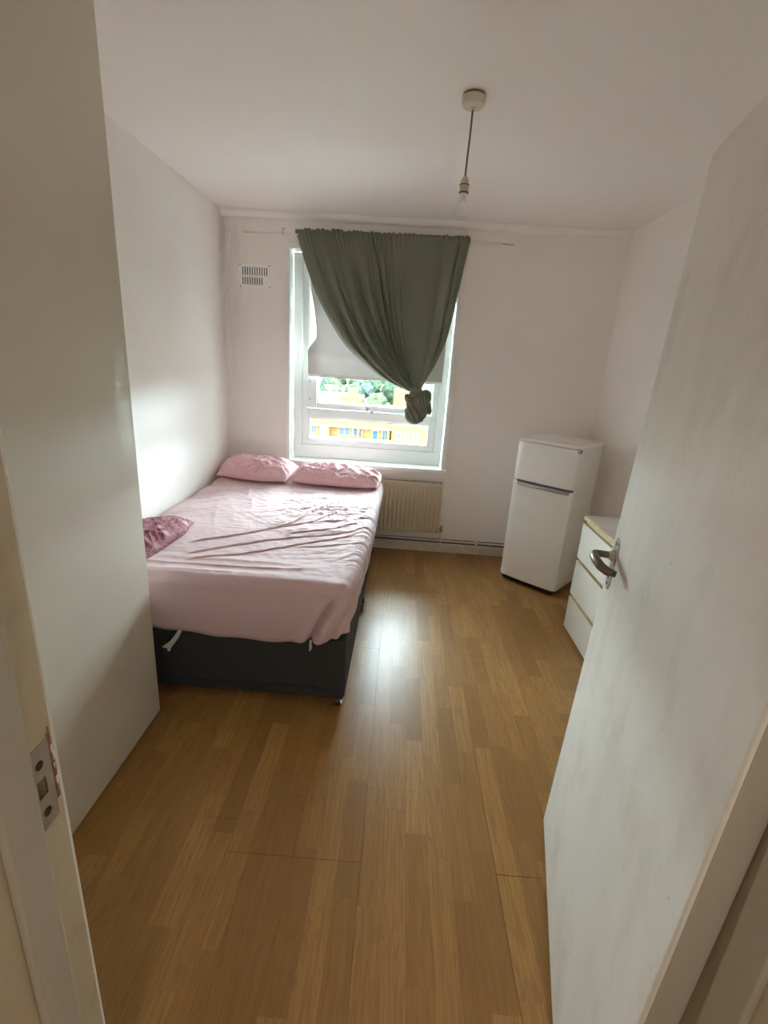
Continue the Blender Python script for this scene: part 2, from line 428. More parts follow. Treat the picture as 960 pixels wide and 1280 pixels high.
# value noise in numpy, for cloth
def _h(ix, iy, seed):
    n = (ix.astype(np.int64) * 374761393 + iy.astype(np.int64) * 668265263 + seed * 982451653) & 0xffffffff
    n = ((n ^ (n >> 13)) * 1274126177) & 0xffffffff
    return ((n ^ (n >> 16)) & 0xffff) / 65535.0
def vn(x, y, seed=0):
    ix = np.floor(x); iy = np.floor(y); fx = x - ix; fy = y - iy
    fx = fx * fx * fx * (fx * (fx * 6 - 15) + 10); fy = fy * fy * fy * (fy * (fy * 6 - 15) + 10)
    a = _h(ix, iy, seed); b = _h(ix + 1, iy, seed); c = _h(ix, iy + 1, seed); d = _h(ix + 1, iy + 1, seed)
    return (a * (1 - fx) + b * fx) * (1 - fy) + (c * (1 - fx) + d * fx) * fy
def ridge(x, y, seed, sharp=2.0):
    return (1 - np.abs(2 * vn(x, y, seed) - 1)) ** sharp
def sstep(a, b, x):
    t = np.clip((x - a) / (b - a), 0, 1); return t * t * (3 - 2 * t)

# ------------------------------------------------------------------ room shell
WX0, WX1, WZ0, WZ1 = -0.885, 0.362, 0.705, 2.24      # window opening
BT = 0.26                                            # back wall thickness
HX0, HX1, HY = -0.75, 0.85, -1.30                    # hallway box

def build_shell():
    # floor: slab with every laminate board on it
    fl = struct('floor', 'oak laminate floor of the bedroom and doorway', 'floor')
    finish('subfloor', MB().box(XL - .1, XR + .1, HY, D + .02, -0.15, -0.009), M['dark'], fl)
    W, L, G = 0.2136, 1.19, 0.00012
    rows = {}
    rng = random.Random(4)
    k0 = math.floor((XL - 0.40) / W); k1 = math.ceil((XR - 0.40) / W)
    n = 0
    for k in range(k0, k1):
        x0, x1 = 0.40 + k * W, 0.40 + (k + 1) * W
        xa, xb = max(x0, XL), min(x1, XR)
        start = 1.124 if k in (-4, -3, 0, 1) else 1.124 + L * ((k * 0.381) % 1.0)
        start -= L * 3
        y = start
        while y < D:
            ya, yb = max(y, HY), min(y + L, D)
            if yb - ya > 0.03 and xb - xa > 0.01:
                g1 = 0.0009 if k in (0, -2) else G
                mb = MB().box(xa + g1, xb - G, ya + (0.001 if abs(y - 1.124) < .01 else G), yb - G, -0.009, 0.0)
                tl = math.tan(math.radians(rng.uniform(-.28, .28))); ty = math.tan(math.radians(rng.uniform(-.05, .05)))
                cx_, cy_ = (xa + xb) / 2, (ya + yb) / 2
                mb.v = [(px, py, pz + ((px - cx_) * tl + (py - cy_) * ty - .0008 if pz > -.001 else 0)) for px, py, pz in mb.v]
                finish('floor_board', mb, M['floor'], fl, bevel=0.0002, segs=1)
            y += L
    # walls
    t = 0.1
    one('wall_left', MB().box(XL - t, XL, YF - .02, D + BT, -0.1, H), M['wall'], 'left white wall beside the bed', 'wall', (XL, 2, 0), 'structure')
    one('wall_right', MB().box(XR, XR + t, YF - .02, D + BT, -0.1, H), M['wall'], 'right white wall behind the chest of drawers', 'wall', (XR, 2, 0), 'structure')
    mb = MB()
    y0, y1 = D, D + BT
    mb.box(XL, WX0, y0, y1, -0.1, H); mb.box(WX1, XR, y0, y1, -0.1, H)
    mb.box(WX0, WX1, y0, y1, -0.1, WZ0 - 0.022); mb.box(WX0, WX1, y0, y1, WZ1, H)
    one('wall_back', mb, M['wall'], 'white wall with the window in it', 'wall', (0, D, 0), 'structure')
    # ceiling with a soft cove along the window wall
    one('ceiling', MB().box(XL - t, XR + t, HY, D + BT, H, H + 0.12), M['ceiling'], 'white painted ceiling', 'ceiling', (0, 2, H), 'structure')
    R = 0.034
    R = 0.044
    poly = [(D + .001, H + .001), (D + .001, H - R), (D - .007, H - R), (D - .009, H - R + .004)] + [(D - .009 - (R - .012) * math.sin(math.pi / 2 * i / 8), H - .003 - (R - .007) * math.cos(math.pi / 2 * i / 8)) for i in range(9)] + [(D - R + .003, H + .001)]
    one('trim_1', MB().prism(poly, 0, XL, XR), M['ceiling'], 'small white cove between the ceiling and the window wall', 'coving', (0, D, H), 'structure', smooth=None)
    # door wall with the doorway
    mb = MB()
    jx0, jx1 = -0.447, 0.512
    mb.box(XL - t, jx0, 0.25, YF, -0.1, H); mb.box(jx1, XR + t, 0.25, YF, -0.1, H); mb.box(jx0, jx1, 0.25, YF, 2.06, H)
    one('wall_front', mb, M['wall'], 'wall around the doorway at the near end', 'wall', (0, YF, 0), 'structure')
    # hallway behind the viewer
    mb = MB().box(HX0 - t, HX0, HY, 0.25, -0.1, H); mb.box(HX1, HX1 + t, HY, 0.25, -0.1, H); mb.box(HX0 - t, HX1 + t, HY - t, HY, -0.1, H)
    one('wall_hall', mb, M['wall'], 'plain walls of the hallway outside the door', 'wall', (0, -.5, 0), 'structure')
    # skirtings
    def sk(name, poly, ax, a, b, label, loc):
        one(name, MB().prism(poly, ax, a, b), M['skirting'], label, 'skirting', loc, 'structure', bevel=0.003)
    sk('baseboard_back', [(D, 0.0), (D - .018, 0.0), (D - .018, .058), (D - .013, .064), (D, .064)], 0, XL, XR, 'painted skirting board under the pipes on the window wall', (0, D, 0))
    sk('baseboard_left', [(XL, 0.0), (XL + .008, 0.0), (XL + .008, .064), (XL, .064)], 1, YF, D - .018, 'low skirting along the left wall', (XL, 2, 0))
    sk('baseboard_right', [(XR, 0.0), (XR - .015, 0.0), (XR - .015, .064), (XR, .064)], 1, YF, D - .018, 'low skirting along the right wall', (XR, 2, 0))
build_shell()

# ------------------------------------------------------------------ window
FY = 3.939
def build_window():
    w = struct('window_1', 'white plastic window with a top hung sash over a low fixed pane', 'window', (-0.26, D, WZ0))
    # inner lining of the reveal, slightly proud casing bead round it
    mb = MB().box(WX0, WX0 + .012, D - .012, FY, WZ0, WZ1); mb.box(WX1 - .012, WX1, D - .012, FY, WZ0, WZ1); mb.box(WX0, WX1, D - .012, FY, WZ1 - .012, WZ1)
    finish('reveal_lining', mb, M['upvc'], w, bevel=.002)
    mb = MB().box(WX0 - .022, WX0, D - .012, D, WZ0, WZ1 + .022); mb.box(WX1, WX1 + .022, D - .012, D, WZ0, WZ1 + .022); mb.box(WX0, WX1, D - .012, D, WZ1, WZ1 + .022)
    finish('casing', mb, M['wall'], w, bevel=.003)
    finish('window_sill', MB().box(-0.952, 0.388, D - .045, FY + .02, .680, .706), M['upvc'], w, bevel=.005)
    finish('sill_apron', MB().box(-0.94, 0.376, D - .012, D, .655, .680), M['wall'], w, bevel=.003)
    x0, x1, z0, z1 = -.873, .350, .706, 2.228
    fr = finish('lower_panel', MB().box(x0, x1, FY, FY + .05, z0, .814), M['upvc'], w, bevel=.003)
    # outer frame bars with a stepped profile
    mb = MB().box(x0, -.800, FY, FY + .07, .814, z1)
    finish('frame_stile', mb, M['upvc'], w, bevel=.004)
    mb = MB().box(-.800, -.757, FY + .010, FY + .07, .814, 2.15)
    finish('frame_stile', mb, M['upvc'], w, bevel=.004)
    mb = MB().box(.282, x1, FY, FY + .07, .814, z1)
    finish('frame_stile', mb, M['upvc'], w, bevel=.004)
    mb = MB().box(.240, .282, FY + .010, FY + .07, .814, 2.15)
    finish('frame_stile', mb, M['upvc'], w, bevel=.004)
    finish('frame_rail', MB().box(-.800, .282, FY, FY + .07, 2.15, z1), M['upvc'], w, bevel=.004)
    finish('transom', MB().box(-.757, .240, FY + .004, FY + .07, 1.035, 1.107), M['upvc'], w, bevel=.005)
    # lower glazing bead
    mb = MB().box(-.757, .240, FY + .010, FY + .06, .814, .866); mb.box(-.757, -.735, FY + .012, FY + .06, .866, 1.035); mb.box(.222, .240, FY + .012, FY + .06, .866, 1.035); mb.box(-.735, .222, FY + .012, FY + .06, 1.020, 1.035)
    finish('glazing_bead', mb, M['upvc'], w, bevel=.003)
    finish('lower_pane', MB().box(-.737, .224, FY + .040, FY + .044, .862, 1.022), M['glass'], w)
    # top hung sash
    sx0, sx1, sz0, sz1 = -.754, .236, 1.110, 2.145
    mb = MB()
    b = .072
    mb.box(sx0, sx0 + b, FY - .012, FY + .05, sz0, sz1); mb.box(sx1 - b, sx1, FY - .012, FY + .05, sz0, sz1)
    mb.box(sx0 + b, sx1 - b, FY - .012, FY + .05, sz0, sz0 + .042); mb.box(sx0 + b, sx1 - b, FY - .012, FY + .05, sz1 - .06, sz1)
    sash = finish('sash', mb, M['upvc'], w, bevel=.004)
    mb = MB(); c = .014
    gx0, gx1, gz0, gz1 = sx0 + b, sx1 - b, sz0 + .042, sz1 - .06
    mb.box(gx0, gx0 + c, FY, FY + .04, gz0, gz1); mb.box(gx1 - c, gx1, FY, FY + .04, gz0, gz1); mb.box(gx0, gx1, FY, FY + .04, gz0, gz0 + c * .7); mb.box(gx0, gx1, FY, FY + .04, gz1 - c, gz1)
    finish('glazing_bead', mb, M['upvc'], sash, bevel=.002)
    finish('sash_pane', MB().box(gx0 + .004, gx1 - .004, FY + .028, FY + .032, gz0 + .003, gz1 - .004), M['glass'], sash)
    # casement handle: base plate, lever
    h = finish('handle_base', MB().box(-.285, -.263, FY - .022, FY - .010, 1.112, 1.150), M['steel'], w, bevel=.002)
    finish('handle_lever', MB().tube([(-.274, FY - .020, 1.130), (-.276, FY - .036, 1.135), (-.290, FY - .038, 1.160), (-.318, FY - .036, 1.222)], [.006, .007, .0075, .006], 10), M['steel'], h, smooth=True)
    finish('handle_catch', MB().box(-.246, -.222, FY - .022, FY - .010, 1.098, 1.118).tube([(-.234, FY - .024, 1.105), (-.238, FY - .034, 1.13)], .005, 8), M['steel'], w, smooth=None)
    # little hinge fixings on the left of the sash
    mb = MB()
    for z in (1.18, 1.30): mb.lathe([(.004, 0), (.0045, .002), (.002, .003)], (0, 0, 0), 10)
    mb = MB()
    for z in (1.175, 1.31): mb.box(-.742, -.730, FY - .0135, FY - .011, z, z + .010)
    finish('sash_screw', mb, M['steel'], sash)
build_window()

def build_blind():
    b = thing('roller_blind', 'pale grey roller blind half drawn over the window behind the curtain', 'blind', (-.22, 3.90, 1.36))
    NX, NZ = 60, 60
    x0, x1, z0, z1 = -.742, .300, 1.372, 2.125
    u = np.linspace(0, 1, NX)[None, :]; v = np.linspace(0, 1, NZ)[:, None]   # v: 0 top
    zz = z1 + (z0 - z1) * v + 0 * u
    # the left edge pulls in where the cloth has curled
    inset = np.where(v < .66, .055 * sstep(.02, .62, v), .055 - .060 * sstep(.62, .78, v))
    xx = x0 + inset * (1 - u) ** 2.0 + (x1 - x0) * u
    yy = 3.900 - .030 * np.exp(-((u - .12) / .16) ** 2) * sstep(.1, .6, v) * (1 - sstep(.72, .98, v)) + .006 * np.sin(u * 9 + v * 5) + .012 * np.exp(-((u - .0) / .04) ** 2) * sstep(.2, .65, v) * (1 - sstep(.65, .85, v))
    yy -= .012 * np.exp(-((v - (.80 + .12 * u)) / .05) ** 2) * np.exp(-((u - .2) / .25) ** 2)
    A = np.stack([xx, yy, zz], -1)
    finish('blind_cloth', MB().grid(A), M['blind'], b, smooth=True)
    finish('bottom_bar', MB().box(x0 - .002, x1 + .002, 3.895, 3.905, 1.352, 1.374), M['white_plastic'], b, bevel=.003)
    finish('roller', MB().tube([(x0, 3.905, 2.14), (x1, 3.905, 2.14)], .020, 16), M['blind'], b, smooth=None)
    for x in (x0 - .012, x1 + .012):
        br = finish('bracket', MB().box(x - .008, x + .008, 3.885, FY, 2.11, 2.175), M['white_plastic'], b, bevel=.002)
        finish('bracket_pin', MB().box(x - .004, x + .010 if x < 0 else x + .004, 3.880, 3.888, 2.13, 2.155), M['black'], br)
build_blind()

# ------------------------------------------------------------------ curtain
def build_curtain():
    CY = D - .065
    c = thing('curtain', 'olive green curtain gathered on the rod and tied in a knot', 'curtain', (0.0, CY, 2.33))
    Lc = np.array([(-.818, 2.318), (-.745, 2.105), (-.657, 1.902), (-.560, 1.745), (-.456, 1.605), (-.335, 1.497), (-.209, 1.405), (-.110, 1.352), (-.025, 1.320), (.055, 1.292)])
    Rc = np.array([(.389, 2.328), (.372, 2.22), (.345, 2.01), (.318, 1.83), (.290, 1.68), (.252, 1.57), (.218, 1.49), (.180, 1.415), (.150, 1.350), (.128, 1.300)])
    NV, NU = 150, 420
    tt = np.linspace(0, 1, len(Lc)); v = np.linspace(0, 1, NV)
    def cr(P):
        out = []
        for k in range(2):
            d = np.gradient(P[:, k], tt)
            i = np.clip(np.searchsorted(tt, v, 'right') - 1, 0, len(tt) - 2)
            h = tt[1]; s = (v - tt[i]) / h
            out.append((2*s**3-3*s**2+1)*P[i, k] + (s**3-2*s**2+s)*h*d[i] + (-2*s**3+3*s**2)*P[i+1, k] + (s**3-s**2)*h*d[i+1])
        return np.stack(out, -1)
    L = cr(Lc)[:, None, :]; R = cr(Rc)[:, None, :]
    u = np.linspace(0, 1, NU)[None, :]; V = v[:, None]
    # bunched folds: phase advances fast in the middle, slowly on the flat right panel
    dens = 1.0 + .5 * np.exp(-((u - .22) / .16) ** 2) + 3.2 * np.exp(-((u - .50) / .075) ** 2) - .85 * np.exp(-((u - .76) / .14) ** 2)
    ph = np.cumsum(dens, 1); ph = ph / ph[:, -1:] * 2 * math.pi * 9
    wob = (vn(u * 4 + V * 1.1, V * 1.6, 3) - .5) * sstep(0, .5, V)
    ridges = np.abs(np.sin((ph + wob * 4) / 2)) ** 0.8
    amp = (.008 + .036 * sstep(0, .40, V) - .016 * sstep(.7, 1, V)) * (.5 + 1.0 * vn(u * 6, V * 1.2 + 7, 5))
    amp = amp * (1 - .85 * np.exp(-((u - .77) / .13) ** 4)) * (1 - .5 * np.exp(-(u / .10) ** 2))
    y = -amp * ridges
    def crease(u0, du, w, d, v0, v1, v2=2.0, bend=0.0):
        c0 = u0 + du * V + bend * V * (1 - V)
        return d * np.exp(-np.abs((u - c0) / w) ** 1.4) * sstep(v0, v1, V) * (1 - sstep(v2 - .25, v2, V))
    y += crease(.155, .17, .017, .055, .02, .30)
    y += crease(.085, .16, .014, .030, .00, .20, .95)
    y += crease(.300, .13, .016, .060, .04, .35)
    y += crease(.395, .08, .012, .040, .02, .30, 1.0)
    y += crease(.455, .05, .010, .050, .00, .20)
    y += crease(.520, .03, .010, .050, .00, .20, 1.2)
    y += crease(.585, .015, .013, .070, .10, .45)
    y += crease(.845, -.02, .030, .016, .02, .30)
    y += crease(.945, -.01, .008, .028, .00, .08, .75)
    y -= .020 * np.exp(-((u - (.20 + .15 * V)) / .05) ** 2) * sstep(.15, .5, V)
    y -= .016 * np.sin(math.pi * u) * sstep(.3, 1, V)
    # hem of the left edge turns back to the window
    y += .030 * np.exp(-(u / .018) ** 2)
    # gathers near the heading
    gat = np.sin(u * 2 * math.pi * 42 + 3 * np.sin(u * 17)) * (1 - .6 * np.exp(-((u - .8) / .13) ** 2))
    y -= .016 * (1 - sstep(.02, .14, V))
    gat = gat * (.35 + 1.1 * vn(u * 23, u * 0, 61)) * (1 - .8 * sstep(.58, .66, u) * (1 - .7 * sstep(.90, .95, u)))
    y += .0055 * gat * (1 - sstep(.0, .12, V))
    s = u + .010 * np.sin(ph) * sstep(0, .2, V)  * (1 - sstep(.9, 1, V)) * np.minimum(1, np.minimum(u, 1 - u) * 20)
    P = L * (1 - s)[..., None] + R * s[..., None]
    sag = -.012 * np.sin(math.pi * u) * (1 - V) * 0
    A = np.stack([P[..., 0], CY + y - .01 * V, P[..., 1] + sag], -1)
    A[..., 0] += .002 * gat * (1 - sstep(.0, .1, V))
    finish('drape', MB().grid(A), M['curtain'], c, smooth=True)
    # heading: rod pocket sleeve and the ruffle standing above it
    NU2 = 420
    uu = np.linspace(0, 1, NU2); x = -.818 + 1.207 * uu; zc = 2.318 + .010 * uu
    calm = np.exp(-((uu - .77) / .10) ** 2)
    g = np.sin(uu * 2 * math.pi * 42 + 3 * np.sin(uu * 17)); g2 = vn(uu * 75, uu * 0, 9)
    ruff = (.020 + .014 * (g2 - .4) * (1 - .8 * calm)) * (1 - .35 * np.exp(-(uu / .06) ** 2))
    rows = []
    for k in range(9):
        t = k / 8
        z = zc - .012 + (.012 + ruff) * 0 + t * (.012 + ruff)
        yy = CY - .017 - .005 * np.sin(t * math.pi) + (.010 * g * t + .006 * (g2 - .5)) * (1 - .8 * calm)
        rows.append(np.stack([x + .002 * g * t, yy, z], -1))
    for k in range(9):
        t = 1 - k / 8
        z = zc - .012 + t * (.012 + ruff)
        yy = CY + .010 + .004 * np.sin(t * math.pi) + (.010 * g * t + .006 * (g2 - .5)) * (1 - .8 * calm)
        rows.append(np.stack([x + .002 * g * t, yy, z], -1))
    finish('heading', MB().grid(np.array(rows)), M['curtain'], c, smooth=True)
    # knot: hanging lobe, wrap lobe, crumpled end
    kn = MB()
    def lobe(cx, cy, cz, rx, ry, rz, tilt, fold, seed, n=64, m=72, taper=0.0):
        th = np.linspace(0, math.pi, n)[:, None]; ph = np.linspace(0, 2 * math.pi, m, endpoint=False)[None, :]
        zc_ = np.cos(th) + 0 * ph
        rr = np.sin(th) ** .85
        tw = ph * 1.0 + zc_ * 1.9
        k = 1 + fold * (np.abs(np.sin(tw * 3.5 + 2.2 * vn(zc_ * 2 + 5, ph * .8, seed))) - .6) * np.sin(th)
        k = k + .10 * (vn(zc_ * 4 + 9, ph * 1.5 + 3, seed + 1) - .5)
        tp = 1 + taper * zc_
        X = rx * rr * k * tp * np.cos(ph); Y = ry * rr * k * tp * np.sin(ph); Z = rz * zc_
        ct, st = math.cos(tilt), math.sin(tilt)
        A = np.stack([cx + X * ct - Z * st, cy + Y, cz + X * st + Z * ct], -1)
        kn.grid(A, closed_u=True)
    lobe(.110, CY - .050, 1.165, .080, .058, .104, -.30, .34, 11, taper=.06)
    lobe(.152, CY - .092, 1.248, .046, .034, .078, -.50, .34, 23)
    lobe(.206, CY - .045, 1.185, .017, .026, .046, .15, .4, 31)
    lobe(.060, CY - .070, 1.235, .030, .030, .060, .75, .3, 37)
    lobe(.098, CY - .070, 1.288, .050, .040, .050, .9, .20, 41)
    finish('knot', kn, M['curtain'], c, smooth=True, weld=.0004)
    # rod with its hook
    r = thing('curtain_rod', 'thin white curtain wire stretched across above the window', 'rod', (-.24, CY + .0, 2.318))
    finish('rod', MB().tube([(-1.20, D - .035, 2.308), (-.90, D - .055, 2.310), (-.6, CY, 2.312), (.0, CY, 2.318), (.39, CY, 2.325), (.62, D - .02, 2.330)], .0065, 10), M['rod'], r, smooth=True)
    finish('rod_end', MB().tube([(.62, D - .02, 2.330), (.70, D - .006, 2.332)], .004, 8), M['steel'], r, smooth=True)
    finish('hook', MB().tube([(-.912, D - .001, 2.345), (-.912, D - .03, 2.348), (-.912, D - .062, 2.335), (-.912, D - .066, 2.305), (-.912, D - .055, 2.297)], .003, 8), M['steel'], r, smooth=True)
build_curtain()

# ------------------------------------------------------------------ vent, radiator, pipes
def build_wall_fittings():
    v = thing('air_vent', 'white slotted air vent grille high on the wall left of the curtain', 'vent', (-1.128, D, 1.955))
    x0, x1, z0, z1 = -1.242, -1.014, 1.955, 2.108
    sx0, sx1 = x0 + .018, x1 - .018
    mb = MB()
    mb.box(x0, sx0, D - .008, D, z0, z1); mb.box(sx1, x1, D - .008, D, z0, z1)
    mb.box(sx0, sx1, D - .008, D, z0, z0 + .020); mb.box(sx0, sx1, D - .008, D, z1 - .018, z1); mb.box(sx0, sx1, D - .008, D, 2.024, 2.036)
    finish('vent_frame', mb, M['white_plastic'], v, bevel=.0015)
    finish('vent_backing', MB().box(sx0, sx1, D - .0012, D, z0 + .02, z1 - .018), M['dark'], v)
    n = 11; w = (sx1 - sx0) / n
    for k in range(n + 1):
        x = sx0 + w * k
        finish('slat', MB().box(x - .0052, x + .0052, D - .0075, D - .001, z0 + .02, z1 - .018), M['white_plastic'], v)
    for k in (9, 10):
        finish('vent_blank', MB().box(sx0 + w * k, sx0 + w * (k + 1), D - .0070, D - .001, z0 + .02, 2.024), M['white_plastic'], v)
    for x in (x0 + .008, x1 - .008):
        for z in (z0 + .006, z1 - .006):
            finish('screw', MB().lathe([(.0045, D - .0095), (.0045, D - .008)], (x, 0, z), 12, 1), M['bronze'], v)

    r = thing('radiator', 'cream panel radiator with vertical flutes under the window', 'radiator', (-.13, D - .09, .168))
    rx0, rx1, rz0, rz1 = -.64, .372, .190, .612
    yf, yb = D - .088, D - .045
    # fluted front: pressed channels
    xs = []; pitch = .0333
    xs = np.arange(rx0 + .012, rx1 - .012, .0033)
    fade_z = np.array([rz0, rz0 + .028, rz0 + .045, (rz0 + rz1) / 2, rz1 - .065, rz1 - .045, rz1 - .012, rz1 - .002])
    dep = np.array([0, 0, 1, 1, 1, 0, 0, 0.])
    fl = np.clip(np.cos(2 * math.pi * (xs - rx0) / pitch) * 1.6, -1, 1)
    A = np.zeros((len(fade_z), len(xs), 3)); A[..., 0] = xs[None, :]; A[..., 2] = fade_z[:, None]
    A[..., 1] = yf - .004 - .0085 * fl[None, :] * dep[:, None]
    mb = MB().grid(A)
    finish('radiator_panel', mb, M['radiator'], r, smooth=True)
    mb = MB().box(rx0, rx1, yf, yb, rz0, rz1 - .006)
    mb.box(rx0, rx0 + .012, yf - .006, yf, rz0, rz1); mb.box(rx1 - .012, rx1, yf - .006, yf, rz0, rz1)
    finish('radiator_body', mb, M['radiator'], r, bevel=.003)
    mb = MB()
    for k in range(44):
        x = rx0 + .02 + k * .0225
        if x + .010 < rx1: mb.box(x, x + .013, yf + .006, yb - .006, rz1 - .007, rz1 - .003)
    g = finish('grille_slots', mb, M['dark'], r); tag(g, kind='stuff')
    for x, za, zb in ((rx0 + .05, .45, .55), (rx1 - .08, .45, .55), (rx1 - .08, .22, .26)):
        finish('wall_bracket', MB().box(x, x + .03, yb - .002, D - .0005, za, zb), M['radiator'], r)
    vx = rx1 + .018
    vl = finish('valve', MB().tube([(rx1 - .01, D - .08, .225), (vx, D - .08, .225)], .009, 12).lathe([(.010, .200), (.012, .205), (.012, .238), (.008, .242), (.014, .246), (.015, .285), (.011, .300), (.003, .303)], (vx, D - .08, 0), 16), M['steel'], r, smooth=None)
    finish('valve_cap', MB().lathe([(.0155, .262), (.017, .268), (.017, .305), (.012, .316), (.004, .318)], (vx, D - .08, 0), 16), M['white_plastic'], vl, smooth=None)
    finish('valve_tail', MB().tube([(vx, D - .08, .205), (vx, D - .082, .150), (vx + .004, D - .074, .115), (vx + .006, D - .06, .100)], .0075, 10), M['pipe'], r, smooth=True)

    one('trim_3', MB().box(XL, XR, D - .003, D, .062, .113), M['pipe_shade'], 'dark strip painting in the shadow gap behind the heating pipes', 'shade strip', (0, D, .064), 'structure')  # added strip, paints the dark gaps of shade around the pipes
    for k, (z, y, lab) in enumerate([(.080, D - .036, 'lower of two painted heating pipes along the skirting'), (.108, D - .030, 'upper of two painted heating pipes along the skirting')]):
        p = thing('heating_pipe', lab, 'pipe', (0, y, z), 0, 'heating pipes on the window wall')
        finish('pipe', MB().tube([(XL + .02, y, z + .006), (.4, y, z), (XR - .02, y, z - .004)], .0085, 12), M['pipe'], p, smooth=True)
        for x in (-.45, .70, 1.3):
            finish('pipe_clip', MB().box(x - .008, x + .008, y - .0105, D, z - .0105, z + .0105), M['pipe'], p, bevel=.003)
build_wall_fittings()

# ------------------------------------------------------------------ ceiling pendant
def build_pendant():
    px, py = .181, 2.134
    p = thing('pendant_light', 'bare white bulb hanging on a brown flex from the ceiling rose', 'light', (px, py, H))
    finish('ceiling_rose', MB().lathe([(.028, 2.410), (.035, 2.411), (.040, 2.415), (.0425, 2.424), (.0435, 2.438), (.0435, 2.441)], (px, py, 0), 36), M['plastic'], p, smooth=None)
    finish('rose_base', MB().lathe([(.040, 2.441), (.040, 2.4495)], (px, py, 0), 32), M['cord'], p, smooth=None)
    finish('rose_collar', MB().lathe([(.006, 2.402), (.009, 2.404), (.012, 2.411)], (px, py, 0), 20), M['plastic'], p, smooth=None)
    bx = px - .004
    finish('flex', MB().tube([(px, py, 2.404), (px - .001, py, 2.32), (px - .003, py, 2.25), (bx, py, 2.190)], .0036, 10), M['cord'], p, smooth=True)
    h = finish('lamp_holder', MB().lathe([(.0165, 2.136), (.0165, 2.150), (.0175, 2.151), (.0175, 2.166), (.0165, 2.168), (.015, 2.180), (.009, 2.192), (.004, 2.194)], (bx, py, 0), 28), M['plastic'], p, smooth=None)
    finish('holder_ring', MB().lathe([(.0185, 2.137), (.0185, 2.142)], (bx, py, 0), 28), M['cord'], h, smooth=None)
    finish('holder_ring', MB().lathe([(.0183, 2.163), (.0183, 2.167)], (bx, py, 0), 28), M['cord'], h, smooth=None)
    finish('bulb_neck', MB().lathe([(.013, 2.104), (.0125, 2.120), (.013, 2.138)], (bx, py, 0), 24), M['white_plastic'], p, smooth=None)
    prof = [(.001, 2.0585), (.008, 2.0595), (.016, 2.063), (.0225, 2.069), (.0265, 2.077), (.0275, 2.085), (.026, 2.094), (.021, 2.102), (.0150, 2.107), (.0130, 2.112)]
    finish('bulb', MB().lathe(prof, (bx, py, 0), 32), M['bulb'], p, smooth=True)
build_pendant()

# ------------------------------------------------------------------ wardrobe
def build_wardrobe():
    w = thing('wardrobe', 'tall cream gloss wardrobe reaching the ceiling by the left wall', 'wardrobe', (-1.15, 1.1, 0))
    y0, y1, zt = .60, 1.694, 2.436
    fx = -.945
    mb = MB()
    mb.box(XL + .01, fx - .022, y0, y0 + .018, .0, zt); mb.box(XL + .01, fx - .022, y1 - .026, y1 - .006, .0, zt)
    mb.box(XL + .01, fx - .022, y0 + .018, y1 - .026, zt - .02, zt); mb.box(XL + .01, XL + .018, y0 + .018, y1 - .026, .06, zt - .02); mb.box(XL + .018, fx - .022, y0 + .018, y1 - .026, .06, .078)
    finish('carcass', mb, M['carcass'], w, bevel=.001)
    finish('plinth', MB().box(fx - .032, fx - .014, y0 + .018, y1 - .027, 0.0, .058), M['carcass'], w, bevel=.001)
    for a, b in ((y0 + .001, 1.046), (1.049, y1)):
        d = finish('door', MB().box(fx - .019, fx, a, b, .022, zt - .004), M['wardrobe'], w, bevel=.0015)
build_wardrobe()

# ------------------------------------------------------------------ bed
def xr(y): return np.interp(y, [1.80, 1.86, 2.0, 2.4, 3.0, 3.75], [-.168, -.160, -.140, -.120, -.110, -.102])
BX0, BY0, BY1, BZT = -1.343, 1.815, 3.708, .598

def build_bed():
    b = thing('divan_bed', 'small double divan bed with a charcoal fabric base by the left wall', 'bed', (-.75, 2.77, 0))
    xb = -.166
    for y0, y1 in ((1.822, 2.772), (2.780, 3.695)):
        x1a = xb + .006 * (y0 - 1.82); x1b = xb + .006 * (y1 - 1.82)
        mb = MB().prism([(BX0, y0), (x1a, y0), (x1b, y1), (BX0, y1)], 2, .050, .338)
        finish('divan_base', mb, M['divan'], b, bevel=.012, segs=3)
    # piping seam on the near panel
    # recessed drawer line on the near panel
    mb = MB().box(-1.02, xb - .02, 1.8195, 1.8225, .095, .098); mb.box(-.985, -.982, 1.8195, 1.8225, .09, .33)
    finish('panel_seam', mb, M['black'], b)
    finish('mattress', MB().prism([(BX0 + .01, 1.835), (-.190, 1.835), (-.150, 3.695), (BX0 + .01, 3.695)], 2, .340, .578), M['mattress'], b, bevel=.035, segs=4)
    for x, y in ((-.194, 1.842), (-.166, 2.815), (-.166, 2.72), (-.165, 3.65), (-1.30, 1.865), (-1.30, 2.815), (-1.3, 3.65)):
        c = finish('castor', MB().tube([(x - .014, y, .021), (x + .014, y, .021)], .021, 20), M['black'], b, smooth=None)
        finish('castor_band', MB().tube([(x - .004, y, .021), (x + .017, y, .021)], .0195, 20).tube([(x + .012, y - .001, .021), (x + .019, y - .001, .021)], .022, 20), M['chrome'], c, smooth=None)
        finish('castor_stem', MB().lathe([(.007, .035), (.007, .05)], (x, y, 0), 10), M['chrome'], c)

